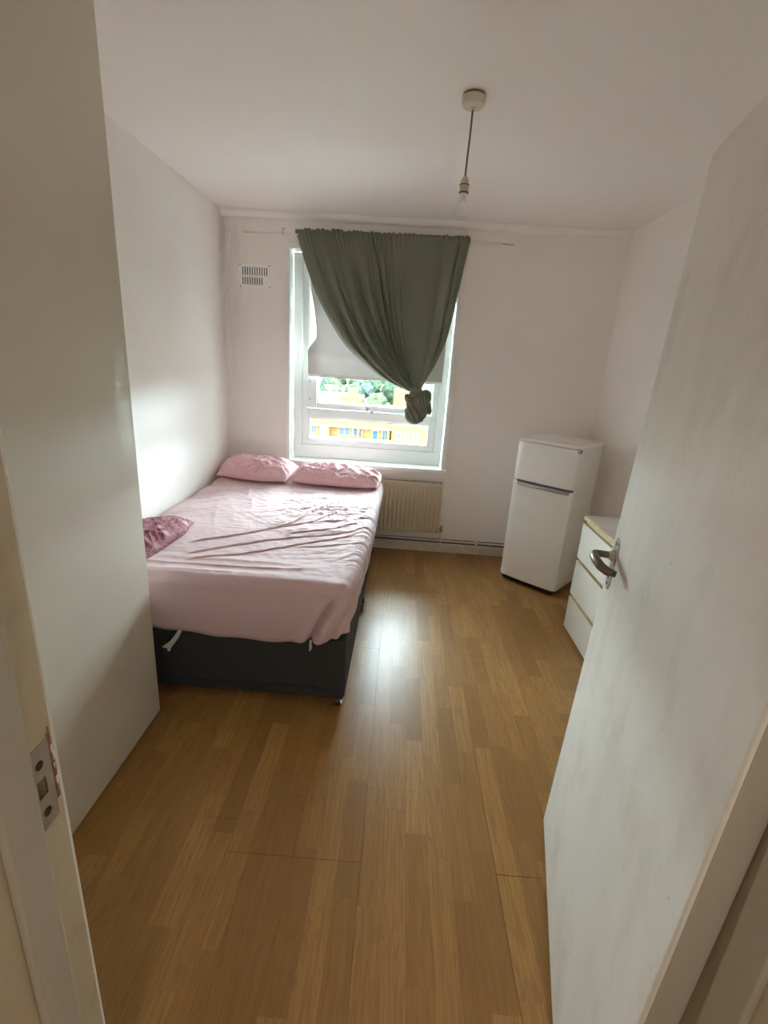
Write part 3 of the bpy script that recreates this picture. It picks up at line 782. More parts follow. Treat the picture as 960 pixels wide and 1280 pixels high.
def build_sheet():
    r = .050
    x0, y0, y1 = BX0 + r, BY0 - .004 + r, BY1 - r
    NX, NY = 300, 500
    uu = np.linspace(0, 1, NX); vv = np.linspace(0, 1, NY)
    yy = y0 + (y1 - y0) * vv[:, None] + 0 * uu[None, :]
    xx = x0 + (xr(yy) - r + .004 - x0) * uu[None, :]
    def topz(x, y):
        z = np.full_like(x, BZT)
        # shallow sag, raised rim
        z -= .010 * sstep(0, .25, np.minimum(xr(y) - x, y - y0 + .02)) - .006
        # diagonal wrinkles in the middle right
        a = x * .96 + y * .26; c = -x * .26 + y * .96
        wx = .35 * (vn(x * 2.2, y * 2.2, 61) - .5)
        mask = np.exp(-((x + .42) / .33) ** 2 - ((y - 2.72) / .42) ** 2)
        z += .007 * mask * ridge(a * 4.0 + wx * 4, (c + wx * .3) * 19, 1, 2.2)
        z += .0058 * np.exp(-((x + .40) / .34) ** 2 - ((y - 2.75) / .55) ** 2) * (ridge(a * 11 + wx * 8, c * 34 + wx * 12, 31, 1.5) + .7 * ridge(x * 26 + wx * 10, y * 21 - wx * 9, 32, 1.5))
        m2 = np.exp(-((x + .45) / .38) ** 2 - ((y - 2.95) / .45) ** 2)
        a3 = x * .75 - y * .66; c3 = x * .66 + y * .75
        z += .007 * m2 * ridge(a3 * 6 + wx * 5, c3 * 20, 2, 2.0)
        z += .005 * m2 * ridge(a * 9, c * 30 + wx * 9, 3, 1.6)
        # long creases pulled across to the right edge
        def crease(pts, am, wd, f=.10):
            P = np.array(pts); best = np.full_like(x, 9.0); along = np.zeros_like(x); sg = np.ones_like(x); tot = 0
            seg = np.hypot(*np.diff(P, axis=0).T); T = seg.sum()
            for q in range(len(P) - 1):
                d = (P[q + 1] - P[q]) / seg[q]
                t = np.clip((x - P[q, 0]) * d[0] + (y - P[q, 1]) * d[1], 0, seg[q])
                ex, ey = x - P[q, 0] - t * d[0], y - P[q, 1] - t * d[1]
                dd = np.hypot(ex, ey); k = dd < best
                best = np.where(k, dd, best); along = np.where(k, tot + t, along); sg = np.where(k, np.sign(-d[1] * ex + d[0] * ey), sg); tot += seg[q]
            w = sstep(0, f, along) * (1 - sstep(T - f, T, along))
            s_ = best * sg / wd
            return .82 * am * w * (.65 + .7 * vn(along * 6, along * 0 + T * 9, 85)) * (np.exp(-((s_ - .6) / .9) ** 2) - .75 * np.exp(-((s_ + .9) / .8) ** 2))
        jit = .012 * (vn(x * 7, y * 7, 71) - .5)
        x_, y_ = x, y
        x = x + .020 * (vn(x_ * 6, y_ * 6, 81) - .5) + .006 * (vn(x_ * 22, y_ * 22, 83) - .5); y = y + .026 * (vn(x_ * 5, y_ * 5, 82) - .5) + .007 * (vn(x_ * 24, y_ * 24, 84) - .5)
        z += crease([(-.985, 2.04), (-.80, 2.19), (-.638, 2.307), (-.42, 2.41), (-.17, 2.52)], .0085, .0068)
        z += crease([(-.95, 1.985), (-.72, 2.10), (-.45, 2.29), (-.16, 2.47)], .0078, .0060)
        z += crease([(-1.02, 2.19), (-.763, 2.377), (-.592, 2.56), (-.47, 2.83), (-.389, 3.08)], .0080, .0062)
        z += crease([(-.70, 2.45), (-.48, 2.60), (-.32, 2.86), (-.26, 3.05)], .0060, .0056)
        z += crease([(-.60, 2.40), (-.38, 2.50), (-.17, 2.66)], .0052, .0052)
        z += crease([(-.52, 2.22), (-.36, 2.27), (-.18, 2.33)], .0050, .0052)
        z += crease([(-.66, 2.74), (-.52, 2.86), (-.44, 3.1)], .0048, .0052)
        x, y = x_, y_
        # soft folds along the foot edge
        fm = np.exp(-((y - 1.95) / .12) ** 2)
        z += .008 * fm * ridge(x * 1.3, y * 17 + .6 * vn(x * 3, y * 2, 5), 8, 2.0)
        # gathers along the right rim and along the wall
        er = np.clip((xr(y) - x) / .20, 0, 1)
        z += .010 * (1 - er) ** 1.3 * (ridge(x * 3, y * 27 - x * 26, 12, 1.4) - .3) * sstep(1.95, 2.2, y)
        el = np.clip((x - BX0) / .30, 0, 1)
        z += .022 * (1 - el) * (ridge(x * 2, y * 9 - x * 8, 14, 1.3) - .3) * sstep(2.2, 2.5, y)
        # broad soft waves upper left
        z += .008 * np.exp(-((x + 1.0) / .28) ** 2 - ((y - 2.95) / .4) ** 2) * (ridge(x * 9 + y * 3, y * 3.5 - x * 2, 15, 1.5))
        z += .003 * (vn(x * 9, y * 9, 20) - .5) + .0022 * (vn(x * 30, y * 30, 21) - .5) + .0014 * (ridge(x * 5 + y * 3, y * 48 - x * 9 + 2 * vn(x * 4, y * 4, 91), 92, 1.5)) * sstep(1.9, 2.1, y)
        return z
    zz = topz(xx, yy)
    mb = MB()
    mb.grid(np.stack([xx, yy, zz], -1))
    # boundary loop: front-left -> front-right -> back-right -> back-left -> close
    idx = [(0, i) for i in range(NX)] ; nrm = [(0, -1)] * NX
    loop = []; nr = []
    CN = 22
    def corner(j, i, a0, a1):
        for k in range(1, CN):
            a = math.radians(a0 + (a1 - a0) * k / CN)
            loop.append((j, i)); nr.append((math.cos(a), math.sin(a)))
    for i in range(NX): loop.append((0, i)); nr.append((0, -1))
    corner(0, NX - 1, -90, 0)
    for j in range(NY): loop.append((j, NX - 1)); nr.append((1, 0))
    corner(NY - 1, NX - 1, 0, 90)
    for i in range(NX - 1, -1, -1): loop.append((NY - 1, i)); nr.append((0, 1))
    corner(NY - 1, 0, 90, 180)
    for j in range(NY - 1, -1, -1): loop.append((j, 0)); nr.append((-1, 0))
    corner(0, 0, 180, 270)
    J = np.array([l[0] for l in loop]); I = np.array([l[1] for l in loop]); N = np.array(nr, float)
    bx, by, bz = xx[J, I], yy[J, I], zz[J, I]
    n = len(loop)
    # distance along the perimeter
    step = np.hypot(np.diff(bx + N[:, 0] * r, append=bx[0] + N[0, 0] * r), np.diff(by + N[:, 1] * r, append=by[0] + N[0, 1] * r))
    s = np.concatenate([[0], np.cumsum(step)[:-1]])
    px, py = bx + N[:, 0] * r, by + N[:, 1] * r
    front = -N[:, 1] > .5
    hem = np.where(front, np.interp(px, [-1.34, -1.0, -.72, -.47, -.35, -.27, -.19], [.375, .352, .328, .316, .330, .338, .372]),
                   np.interp(py, [1.80, 1.86, 1.98, 2.12, 2.5, 3.7], [.372, .376, .388, .412, .405, .405]))
    hem = hem + .010 * (vn(s * 9, s * 0, 33) - .5)
    kk = np.convolve(np.concatenate([hem[-8:], hem, hem[:8]]), np.ones(17) / 17, 'valid')
    hem = kk
    rows = []
    ROWS = 46
    for k in range(ROWS + 1):
        if k <= 10:
            a = math.pi / 2 * k / 10
            o = r * math.sin(a); dz = -r * (1 - math.cos(a)); t = 0.0; z = bz + dz
        else:
            t = (k - 10) / (ROWS - 10)
            ztop = bz - r
            z = ztop + (hem - ztop) * t
            o = np.full(n, r)
            # billow and vertical folds
            fr = np.clip(-N[:, 1], 0, 1); rt = np.clip(N[:, 0], 0, 1)
            o = o + fr * (.012 * t * (ridge(s * 2.1 + t * .3, s * 0 + t * .8, 41, 1.3)) + .006 * np.sin(t * math.pi))
            o = o + rt * (.010 * (ridge(s * 11 + t * .8, t * 1.6 + 0 * s, 43, 1.4) - .3) * (1 - .4 * t) - .012 * t)
            # the pinched corner: one deep tuck left of the corner, cloth bellying right of it
            sc = px - (-.222 - .105 * t)
            o = o + fr * (-.034 * np.exp(-(sc / .013) ** 2) + .022 * np.exp(-((sc - .045) / .030) ** 2) + .012 * np.exp(-((sc + .04) / .028) ** 2) - .014 * np.exp(-((sc - .095) / .012) ** 2) * t) * sstep(.0, .30, t)
            o = o + np.where((fr > .05) & (rt > .05), .012 * t * np.sin(s * 95), 0)
            o = o - .020 * sstep(.90, 1.0, t) * (fr * .5 + rt)
            o = np.where(N[:, 0] < -.3, np.minimum(o, r), o)
        rows.append(np.stack([bx + N[:, 0] * o, by + N[:, 1] * o, z + 0 * bx], -1))
    mb.grid(np.array(rows), closed_u=True)
    sh = one('fitted_sheet', mb, M['sheet'], 'creased pale pink fitted sheet stretched over the mattress', 'sheet', (-.75, 2.77, BZT), smooth=True, weld=.00005)
    md = sh.modifiers.new('cloth_thickness', 'SOLIDIFY'); md.thickness = .0015; md.offset = -1

def pillow(name, label, cx, cy, cz, a, b, h, rot, tilt, seed, m):
    NU, NV = 130, 90
    u = np.linspace(-1, 1, NU)[None, :]; v = np.linspace(-1, 1, NV)[:, None]
    t = np.clip((1 - np.abs(u) ** 3.2), 0, 1) ** .55 * np.clip((1 - np.abs(v) ** 2.6), 0, 1) ** .55
    X = a * u * (1 - .05 * (1 - v ** 2) * 0 - .04 * v ** 2); Y = b * v * (1 - .10 * u ** 2 * (1 - np.abs(u)) - .03 * u ** 2)
    w = (.020 * (ridge(u * 3.2 + v * 2.2, v * 1.6 - u * .8, seed, 1.6) - .4) + .012 * (ridge(u * 6 - v * 3, v * 3 + u, seed + 1, 1.5) - .4) + .005 * (ridge(u * 11 + v * 5, v * 4, seed + 2, 1.4) - .4))
    # creases radiating from the ends
    w = w + .012 * (ridge((v + .2) * 4.5, u * .7, seed + 3, 1.5) - .3) * np.exp(-((np.abs(u) - .9) / .25) ** 2)
    Zt = h * t * (1 + .16 * (vn(u * 1.5 + 4, v * 1.2, seed + 5) - .5)) + w * np.minimum(1, t * 1.6)
    Zb = -.40 * h * t
    edge = np.minimum(1, t * 6)
    Y = Y + .012 * (vn(u * 4, v * 0 + 2, seed + 7) - .5) * (np.abs(v) > .0)
    c, s = math.cos(rot), math.sin(rot); ct, st = math.cos(tilt), math.sin(tilt)
    def place(Z):
        Y2 = Y * ct - Z * st; Z2 = Y * st + Z * ct
        return np.stack([cx + X * c - Y2 * s + 0 * Z, cy + X * s + Y2 * c, cz + Z2 + 0 * X], -1)
    top = place(Zt + 0 * X)
    mb = MB(); mb.grid(top)
    bot = place(Zb + 0 * X); mb2 = MB().grid(bot[:, ::-1]); mb.add(mb2.v, mb2.f)
    return one(name, mb, m, label, 'pillow', (cx, cy, cz - .06), smooth=True, weld=.0002)

def build_bedding():
    build_bed(); build_sheet()
    pillow('pillow', 'plump pink pillow in the corner by the left wall', -1.050, 3.560, .652, .275, .165, .095, -.10, .17, 3, M['pillow'])
    pillow('pillow', 'creased pink pillow under the window sill beside the radiator', -.440, 3.540, .645, .325, .160, .088, -.045, .10, 19, M['pillow'])
    # floral bundle
    NU, NV = 120, 80
    u = np.linspace(-1, 1, NU)[None, :]; v = np.linspace(-1, 1, NV)[:, None]
    t = np.clip(1 - np.abs(u) ** 2.6, 0, 1) ** .55 * np.clip(1 - np.abs(v) ** 2.4, 0, 1) ** .5
    X = .145 * v * (1 - .25 * sstep(.3, 1, u)) - .010; Y = .30 * u
    Z = .078 * t * (1 - .30 * sstep(.1, 1, u)) + .018 * (ridge(u * 3, v * 2.4, 50, 1.5) - .4) * np.minimum(1, 2 * t) + .010 * (ridge(u * 7 + v * 3, v * 5, 51) - .4) * t
    ca, sa = math.cos(-.06), math.sin(-.06)
    mb = MB()
    mb.grid(np.stack([-1.205 + X * ca - Y * sa + 0 * Z, 2.185 + X * sa + Y * ca + 0 * Z, .601 + Z + 0 * X], -1))
    mb2 = MB().grid(np.stack([-1.205 + X * ca - Y * sa, 2.185 + X * sa + Y * ca, .601 - .004 * t + 0 * X], -1)[:, ::-1]); mb.add(mb2.v, mb2.f)
    one('floral_bundle', mb, M['floral'], 'bundled dark pink floral bedding on the bed beside the wardrobe', 'bedding', (-1.2, 2.185, .6), smooth=True, weld=.0002)
    # two ribbons hanging from under the sheet
    b = thing('mattress_ribbon', 'knotted white ribbon hanging from the mattress by the wardrobe', 'ribbon', (-.90, 1.80, .33))
    finish('ribbon', MB().tube([(-.885, 1.806, .352), (-.897, 1.790, .325), (-.915, 1.786, .300), (-.925, 1.788, .288)], [.010, .013, .014, .016], 8, .35), M['ribbon'], b, smooth=True)
    finish('ribbon_tail', MB().tube([(-.922, 1.788, .292), (-.945, 1.784, .276), (-.958, 1.786, .272)], [.010, .009, .005], 8, .4).tube([(-.92, 1.788, .290), (-.93, 1.780, .268), (-.932, 1.784, .256)], [.008, .008, .005], 8, .4), M['ribbon'], b, smooth=True)
    c = MB().tube([(-.318, 1.806, .352), (-.318, 1.795, .335), (-.316, 1.797, .318), (-.320, 1.800, .308)], [.014, .016, .017, .012], 8, .35)
    one('mattress_tag', c, M['ribbon'], 'small pale tag under the sheet hem near the bed corner', 'tag', (-.318, 1.80, .33), smooth=True)
build_bedding()

# ------------------------------------------------------------------ fridge
def build_fridge():
    ang = math.atan2(-.656, .755)
    f = thing('fridge_freezer', 'white two door fridge freezer standing angled in the corner', 'fridge', (.82, 3.382, 0), ang)
    W, DP, HT = .432, .42, 1.062           # local x: along front, y: depth, z
    dt = .045
    z0 = .028
    kw = dict(world=False)
    mb = MB().box(0.002, W - .002, dt + .006, DP, z0, HT - .008)
    finish('cabinet', mb, M['fridge'], f, bevel=.008, segs=3, **kw)
    finish('cabinet_top', MB().box(-.001, W + .001, dt - .012, DP + .001, HT - .022, HT), M['fridge'], f, bevel=.007, segs=3, **kw)
    finish('gasket', MB().box(.012, W - .012, dt - .001, dt + .007, z0 + .02, HT - .03), M['seam'], f, **kw)
    # doors with a bowed front
    def door(z0, z1, name):
        n = 16; pts = [(0.0, dt)]
        for k in range(n + 1):
            t = k / n; x = W * t
            e = min(t, 1 - t) * W
            rnd = .014 * (1 - min(1, e / .016)) ** 2
            pts.append((x, .006 - .008 * math.sin(math.pi * t) + rnd))
        pts.append((W, dt))
        return finish(name, MB().prism(pts, 2, z0, z1), M['fridge'], f, bevel=.004, segs=2, world=False)
    d1 = door(.040, .757, 'fridge_door'); d2 = door(.773, HT - .024, 'freezer_door')
    # handle strip: recessed grip between the doors
    hs = finish('handle_strip', MB().box(.03, W - .008, .012, dt, .757, .774), M['seam'], f, **kw)
    n = 14; A = []
    pts = []
    lo = [(.04 + (W - .06) * k / n, -.004 - .010 * math.sin(math.pi * k / n)) for k in range(n + 1)]
    up = [(x, y + .030) for x, y in lo[::-1]]
    finish('handle', MB().prism(lo + up, 2, .737, .759), M['fridge_trim'], f, bevel=.003, world=False)
    finish('hinge_cap', MB().box(W - .030, W + .002, .012, dt + .004, HT - .045, HT - .024), M['fridge_trim'], f, bevel=.002, **kw)
    finish('seam_dot', MB().lathe([(.003, 0), (.003, .002)], (W + .001, dt + .002, HT - .03), 8, 0), M['black'], f, **kw)
    finish('base_grille', MB().box(.02, W - .02, .02, DP - .02, .012, .030), M['black'], f, **kw)
    for x, y in ((.04, .05), (W - .04, .05), (.04, DP - .05), (W - .04, DP - .05)):
        finish('foot', MB().lathe([(.017, 0.0), (.017, .01), (.010, .013), (.010, .03)], (x, y, 0), 14), M['black'], f, smooth=None, **kw)
build_fridge()

# ------------------------------------------------------------------ chest of drawers
def build_dresser():
    d = thing('chest_of_drawers', 'white three drawer chest with a yellowed top edge behind the door', 'drawers', (1.29, 2.28, 0))
    fx, xb = 1.090, XR - .018
    y0, y1 = 1.885, 2.685
    mb = MB()
    mb.box(fx + .022, xb, y1 - .028, y1 - .006, 0.0, .712); mb.box(fx + .022, xb, y0 + .006, y0 + .028, 0.0, .712)
    mb.box(xb - .006, xb, y0 + .028, y1 - .028, .03, .712); mb.box(fx + .03, xb - .006, y0 + .028, y1 - .028, .03, .044)
    finish('carcass', mb, M['dresser'], d, bevel=.001)
    finish('front_rail', MB().box(fx + .024, fx + .040, y0 + .028, y1 - .028, .690, .712), M['dresser'], d)
    finish('top', MB().box(fx + .004, xb, y0, y1, .712, .738), M['dresser_top'], d, bevel=.001)
    finish('top_edge', MB().box(fx + .002, fx + .004, y0 - .001, y1 + .001, .712, .7375).box(fx + .004, xb, y1, y1 + .001, .712, .7375), M['dresser_edge'], d)
    finish('leg_edge', MB().box(fx + .0205, fx + .022, y1 - .028, y1 - .006, 0.0, .712), M['dresser_edge'], d)
    for a, b in ((.028, .232), (.252, .462), (.482, .692)):
        dr = finish('drawer', MB().box(fx, fx + .018, y0 + .004, y1 - .002, a, b), M['dresser'], d, bevel=.001)
        finish('drawer_edge', MB().box(fx + .0006, fx + .0175, y0 + .005, y1 - .003, b - .0002, b + .0008), M['dresser_edge'], dr)
        finish('drawer_box', MB().box(fx + .019, xb - .03, y0 + .045, y1 - .045, a + .015, b - .03), M['carcass'], dr)
build_dresser()

# ------------------------------------------------------------------ door leaf and frame
JL, JR = -.415, .480
def build_door():
    th, ph, w, z0, T, HT = .228, .029, .862, .02, .047, 1.985
    free = Vector((.597, 1.318, z0))
    ex = Vector((math.sin(th), math.cos(th), 0)); n = Vector((math.cos(th), -math.sin(th), 0)); up = Vector((0, 0, 1))
    upl = up * math.cos(ph) + n * math.sin(ph); nl = n * math.cos(ph) - up * math.sin(ph)
    org = free - ex * w
    Mx = Matrix((ex, -nl, upl)).transposed().to_4x4()
    d = struct('door_1', 'scuffed white bedroom door standing open on the right', 'door', org)
    d.rotation_euler = Mx.to_euler()
    kw = dict(world=False)
    finish('leaf', MB().box(0, w, -T, 0, 0, HT), M['door'], d, bevel=.008, segs=3, **kw)
    finish('lipping', MB().box(-.0015, .004, -T + .0015, -.0055, 0.002, HT - .002), M['stop'], d, bevel=.005, segs=3, **kw)
    # worn lever handle on its plate; local x runs hinge to free edge, +y towards the viewer
    hx, hz = w - .060, 1.008 - .0
    pl = [(hx - .020, hz - .060), (hx - .012, hz - .078), (hx + .012, hz - .078), (hx + .020, hz - .060), (hx + .020, hz + .052), (hx + .010, hz + .068), (hx - .010, hz + .068), (hx - .020, hz + .052)]
    p = finish('handle_plate', MB().prism(pl, 1, -.001, .0045), M['plate'], d, bevel=.0015, **kw)
    hz2 = hz + .018
    finish('plate_screw', MB().lathe([(.0045, .0045), (.004, .006)], (hx, 0, hz + .053), 12, 1).lathe([(.0045, .0045), (.004, .006)], (hx, 0, hz - .064), 12, 1).lathe([(.006, .0045), (.005, .0055)], (hx, 0, hz - .045), 12, 1), M['bronze'], p, **kw)
    lev = [(hx, .004, hz2), (hx, .022, hz2), (hx, .042, hz2), (hx - .004, .053, hz2), (hx - .020, .058, hz2 - .001), (hx - .050, .056, hz2 - .003), (hx - .085, .048, hz2 - .006), (hx - .108, .034, hz2 - .008), (hx - .116, .016, hz2 - .009)]
    finish('handle_lever', MB().tube(lev, [.0105, .0095, .0095, .0105, .0115, .012, .012, .0115, .008], 14), M['bronze'], d, smooth=True, **kw)
    finish('handle_rose', MB().lathe([(.0165, .0045), (.0165, .009), (.012, .014), (.0105, .018)], (hx, 0, hz2), 20, 1), M['plate'], d, smooth=None, **kw)
    # mirror lever on the other face
    finish('handle_plate', MB().prism(pl, 1, -T - .0045, -T + .001), M['plate'], d, bevel=.0015, **kw)
    finish('handle_lever', MB().tube([(x, -T - y, z) for x, y, z in lev], [.0105, .0095, .0095, .0105, .0115, .012, .012, .0115, .008], 14), M['bronze'], d, smooth=True, **kw)
    finish('latch_plate', MB().box(w - .001, w + .0015, -T + .009, -.009, hz - .07, hz + .07), M['steel'], d, **kw)

    f = struct('trim_2', 'cream painted door frame with a rebate, strike plate and chipped edge', 'door frame', (0, .4, 0))
    for name, sx, j, ys in (('left', -1, JL, .437), ('right', 1, JR, .448)):
        o = j + sx * .032
        a, b = min(j, o), max(j, o)
        if name == 'left':
            # lining with a hole cut for the latch, as pieces around it
            hy0, hy1, hz0, hz1 = .446, .464, .968, .999
            mb = MB().box(a, b, .25, hy0, 0, 2.06); mb.box(a, b, hy1, YF, 0, 2.06); mb.box(a, b, hy0, hy1, 0, hz0); mb.box(a, b, hy0, hy1, hz1, 2.06)
        else: mb = MB().box(a, b, .25, YF, 0, 2.06)
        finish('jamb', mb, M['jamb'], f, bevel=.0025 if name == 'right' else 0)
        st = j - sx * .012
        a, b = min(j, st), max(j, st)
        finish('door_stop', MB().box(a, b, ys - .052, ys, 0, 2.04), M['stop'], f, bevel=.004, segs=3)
        a, b = sorted((j + sx * .008, j + sx * .062))
        finish('architrave', MB().box(a, b, YF, YF + .016, 0, 2.10), M['trim'], f, bevel=.004, segs=3)
    finish('head', MB().box(JL, JR, .25, YF, 2.03, 2.06), M['jamb'], f, bevel=.002)
    finish('architrave', MB().box(JL - .062, JR + .062, YF, YF + .016, 2.038, 2.10), M['trim'], f, bevel=.004)
    # strike plate with latch hole and two screw holes
    sp = MB(); x0, x1 = JL - .0005, JL + .0018
    y0, y1, z0, z1 = .438, .475, .922, 1.044
    hy0, hy1, hz0, hz1 = .448, .463, .970, .997
    sp.box(x0, x1, y0, hy0, z0, z1); sp.box(x0, x1, hy1, y1, z0, z1); sp.box(x0, x1, hy0, hy1, z0, hz0); sp.box(x0, x1, hy0, hy1, hz1, z1)
    s = finish('strike_plate', sp, M['steel'], f)
    finish('latch_recess', MB().box(JL - .031, JL - .022, .447, .464, .967, 1.0), M['recess_wood'], f)
    finish('screw', MB().lathe([(.0062, x1 - .0002), (.0062, x1 + .0004), (.0045, x1 + .0001)], (0, .4565, 1.018), 16, 0).lathe([(.0062, x1 - .0002), (.0062, x1 + .0004), (.0045, x1 + .0001)], (0, .4565, .945), 16, 0), M['black'], s, smooth=None)
    # splintered wood beside the plate
    rng = random.Random(8); mb = MB()
    for k in range(60):
        z = z0 + .02 + (z1 - z0 - .02) * rng.random(); y = .4752 + rng.random() * .0035
        mb.box(JL - .001, JL + .0004 + rng.random() * .0012, y, y + .001 + rng.random() * .003, z, z + .003 + rng.random() * .016)
    finish('splintered_edge', mb, M['rawwood'], f)
    mb = MB()
    for k in range(12):
        z = z0 + .025 + .07 * rng.random(); y = .4785 + rng.random() * .003
        mb.box(JL - .001, JL + .0008 + rng.random() * .0018, y, y + .0015 + rng.random() * .002, z, z + .003 + rng.random() * .009)
    finish('paint_flake', mb, M['trim'], f)
build_door()

# ------------------------------------------------------------------ outside
def build_outside():
    GZ = -25.0
    one('ground', MB().box(-1500, 1500, 30, 4000, GZ - 1, GZ), M['grass'], 'green ground far below the window', 'ground', (0, 200, GZ), 'structure')
    # far wooded rise
    nx, ny = 120, 24
    X = np.linspace(-1400, 1400, nx)[None, :] + np.zeros((ny, 1)); Y = np.linspace(760, 1900, ny)[:, None] + np.zeros((1, nx))
    Z = GZ + 26 * sstep(760, 1800, Y) + 9 * vn(X / 40, Y / 40, 7) * sstep(760, 900, Y) + 5 * vn(X / 14, Y / 14, 8) * sstep(760, 850, Y)
    o = one('distant_woodland', MB().grid(np.stack([X, Y, Z], -1)), M['far'], 'wooded rise on the horizon tinted blue green for haze', 'woodland', (0, 900, GZ), 'stuff', smooth=False)
    # trees
    rng = random.Random(5)
    protos = []
    for k in range(3):
        bm = bmesh.new(); bmesh.ops.create_icosphere(bm, subdivisions=3, radius=1.0)
        for v in bm.verts:
            p = v.co.copy(); q = np.array([p.x * 2.3 + k * 7, p.y * 2.3 + p.z * 1.7])
            d = .62 + .55 * float(vn(q[:1] , q[1:], k)[0]) + .28 * float(vn(q[:1] * 2.7, q[1:] * 2.7, k + 3)[0])
            v.co = Vector((p.x * d * 4.6, p.y * d * 4.6, 6.8 + p.z * d * 4.8))
        me = bpy.data.meshes.new('crown'); bm.to_mesh(me); bm.free(); me.materials.append(M['leaf%d' % k])
        tm = bpy.data.meshes.new('trunk'); mb = MB().tube([(0, 0, -.2), (.1, 0, 2.5), (0, .1, 5.5)], [.45, .35, .2], 8); tm.from_pydata([tuple(v) for v in mb.v], [], mb.f); tm.materials.append(M['trunk'])
        protos.append((me, tm))
    kinds = ['dark green leafy tree in the distance beyond the roofs', 'light green leafy tree in the distance beyond the roofs', 'greyish green leafy tree in the distance beyond the roofs']
    n = 0
    spots = []; tries = 0
    while n < 110 and tries < 6000:
        tries += 1
        y = 228 + 540 * rng.random() ** 1.1; x = (-.27 + .40 * rng.random()) * y
        if any((x - a) ** 2 + (y - c) ** 2 < 14.5 ** 2 for a, c in spots): continue
        spots.append((x, y))
        k = rng.choice((0, 0, 1, 2))
        t = thing('tree', kinds[k], 'tree', (x, y, GZ), rng.random() * 6.28, 'distant trees outside the window')
        s = .85 + .35 * rng.random(); t.scale = (s, s, s)
        for nm, me in zip(('crown', 'trunk'), protos[k]):
            c = bpy.data.objects.new(nm, me); COL.objects.link(c); c.parent = t
        n += 1
    # small far houses between the trees
    for k in range(22):
        for _ in range(200):
            y = 260 + 420 * rng.random(); x = (-.24 + .33 * rng.random()) * y
            if all((x - a) ** 2 + (y - c) ** 2 > 13 ** 2 for a, c in spots): break
        else: continue
        spots.append((x, y))
        h = thing('house', 'small pale house with a tiled roof among the distant trees', 'house', (x, y, GZ), rng.uniform(-.5, .5), 'distant houses outside the window')
        w, dp, ht = rng.uniform(7, 12), 8, rng.uniform(5.5, 8)
        finish('wall', MB().box(-w / 2, w / 2, -dp / 2, dp / 2, 0, ht), M['render_white'] if k % 2 else M['house'], h, world=False)
        finish('roof', MB().prism([(-dp / 2 - .4, ht), (dp / 2 + .4, ht), (0, ht + 3)], 0, -w / 2 - .3, w / 2 + .3), M['house_roof'], h, world=False)
        for q in (-1, 1):
            finish('window', MB().box(q * w / 4 - .7, q * w / 4 + .7, -dp / 2 - .05, -dp / 2 + .02, ht - 2.6, ht - 1.2), M['ext_glass'], h, world=False)
    # the flats opposite
    b = thing('apartment_building', 'yellow brick flats with an access gallery across from the window', 'building', (-10, 92, GZ))
    Y0 = 85.0
    xl, xm, xr_ = -34.0, -1.4, 5.2
    finish('wall', MB().box(xl, xm, Y0 + 1.5, Y0 + 28, GZ, -9.9), M['brick_dark'], b)
    finish('parapet', MB().box(xl, xm, Y0 - .1, Y0 + .25, -10.15, -9.15).box(xl, xm, Y0 + .25, Y0 + 1.6, -10.15, -9.9), M['brick'], b)
    finish('coping', MB().box(xl, xm, Y0 - .2, Y0 + .35, -9.15, -9.03), M['render_white'], b)
    finish('gallery_soffit', MB().box(xl, xm, Y0 - .15, Y0 + 1.5, -10.35, -10.15), M['render_white'], b)
    finish('roof', MB().box(xl, xm, Y0 + .3, Y0 + 28, -9.9, -9.6), M['roof'], b)
    for fl in range(3):
        z = -12.95 - 2.85 * fl
        finish('gallery_wall', MB().box(xl, xm, Y0 - .1, Y0 + .08, z - .25, z + .85), M['render_white'], b)
        finish('gallery_floor', MB().box(xl, xm, Y0, Y0 + 1.5, z - .25, z - .05), M['roof'], b)
    for k, x in enumerate(np.arange(xl + .2, xm, 5.3)):
        finish('pier', MB().box(x - .18, x + .18, Y0 - .05, Y0 + 1.5, -21, -10.2), M['brick'], b)
    def unit(x, w, h, zb, pane, fm, npan=1):
        f = finish('window', MB().box(x - w / 2, x + w / 2, Y0 + 1.40, Y0 + 1.52, zb, zb + h), fm, b)
        g = (w - .16) / npan
        for q in range(npan):
            a = x - w / 2 + .08 + g * q
            finish('pane', MB().box(a + .05, a + g - .05, Y0 + 1.36, Y0 + 1.42, zb + .14, zb + h - .14), pane, f)
    def gdoor(x, w, m_):
        f = finish('entrance_door', MB().box(x - w / 2, x + w / 2, Y0 + 1.38, Y0 + 1.52, -13.0, -10.6), M['render_white'], b)
        finish('door_panel', MB().box(x - w / 2 + .16, x + w / 2 - .16, Y0 + 1.33, Y0 + 1.40, -12.9, -10.85), m_, f)
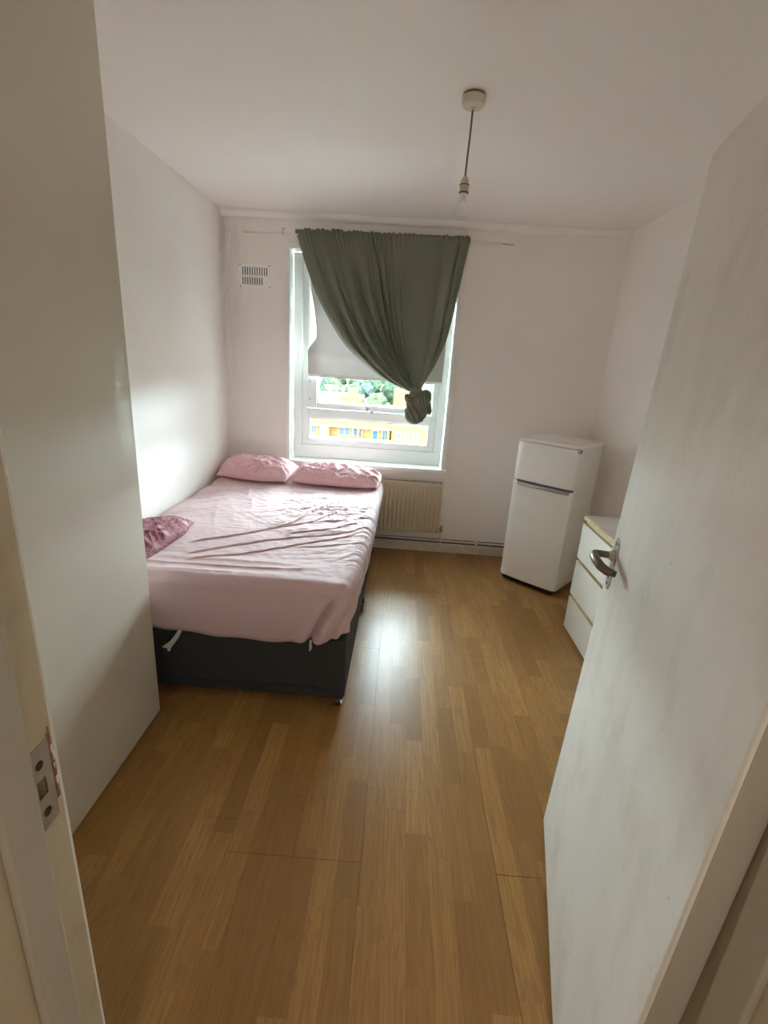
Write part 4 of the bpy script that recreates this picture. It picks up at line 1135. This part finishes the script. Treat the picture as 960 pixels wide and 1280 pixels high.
    unit(-15.4, 1.1, 1.5, -12.05, M['ext_glass'], M['render_white'], 2)
    gdoor(-13.6, 1.3, M['render_white'])
    unit(-9.9, 2.1, 1.6, -12.05, M['ext_glass'], M['render_white'], 2)
    unit(-7.6, 1.7, 1.5, -12.05, M['ext_glass'], M['render_white'], 1)
    gdoor(-4.4, 1.2, M['ext_blue'])
    unit(-2.6, 1.2, 1.8, -12.35, M['ext_glass'], M['render_white'], 2)
    for x in (-20, -25, -30): unit(x, 1.8, 1.5, -12.05, M['ext_glass'], M['render_white'], 2); gdoor(x + 2.4, 1.2, M['ext_blue'])
    # stair block on the right with three small windows
    finish('stair_block', MB().box(xm, xr_, Y0 - .9, Y0 + 28, GZ, -9.2), M['brick'], b)
    finish('coping', MB().box(xm - .05, xr_ + .1, Y0 - 1.0, Y0 - .4, -9.2, -9.05), M['render_white'], b)
    for zz in (-11.75, -14.6):
        for x in (-.15, 1.32, 2.80):
            f = finish('window', MB().box(x - .46, x + .46, Y0 - .98, Y0 - .85, zz, zz + 1.25), M['render_white'], b)
            finish('pane', MB().box(x - .26, x + .26, Y0 - 1.02, Y0 - .96, zz + .2, zz + 1.05), M['ext_glass'], f)
    # roof rooms
    finish('roof_room', MB().box(-12.6, -8.2, 99, 104, -9.7, -6.15), M['brick'], b)
    finish('roof_room_cap', MB().box(-12.8, -8.0, 98.8, 104.2, -6.15, -5.95), M['render_white'], b)
    finish('chimney', MB().box(-10.9, -9.2, 100, 102, -5.95, -4.75), M['brick'], b)
    finish('chimney_cap', MB().box(-11.0, -9.1, 99.9, 102.1, -4.75, -4.55), M['render_white'], b)
    rr = finish('roof_room', MB().box(-1.7, 3.4, 98, 104, -9.3, -4.2), M['brick'], b)
    finish('vent_pipe', MB().tube([(.05, 97.95, -5.3), (.05, 97.8, -5.3)], .22, 10), M['bronze'], rr)
    # a low white terrace further off
    finish('neighbour_roof', MB().box(-34, -14, 120, 130, -12, -7.6), M['render_white'], thing('low_white_block', 'low white flat roofed block behind the yellow brick flats', 'building', (-24, 125, GZ)))
build_outside()
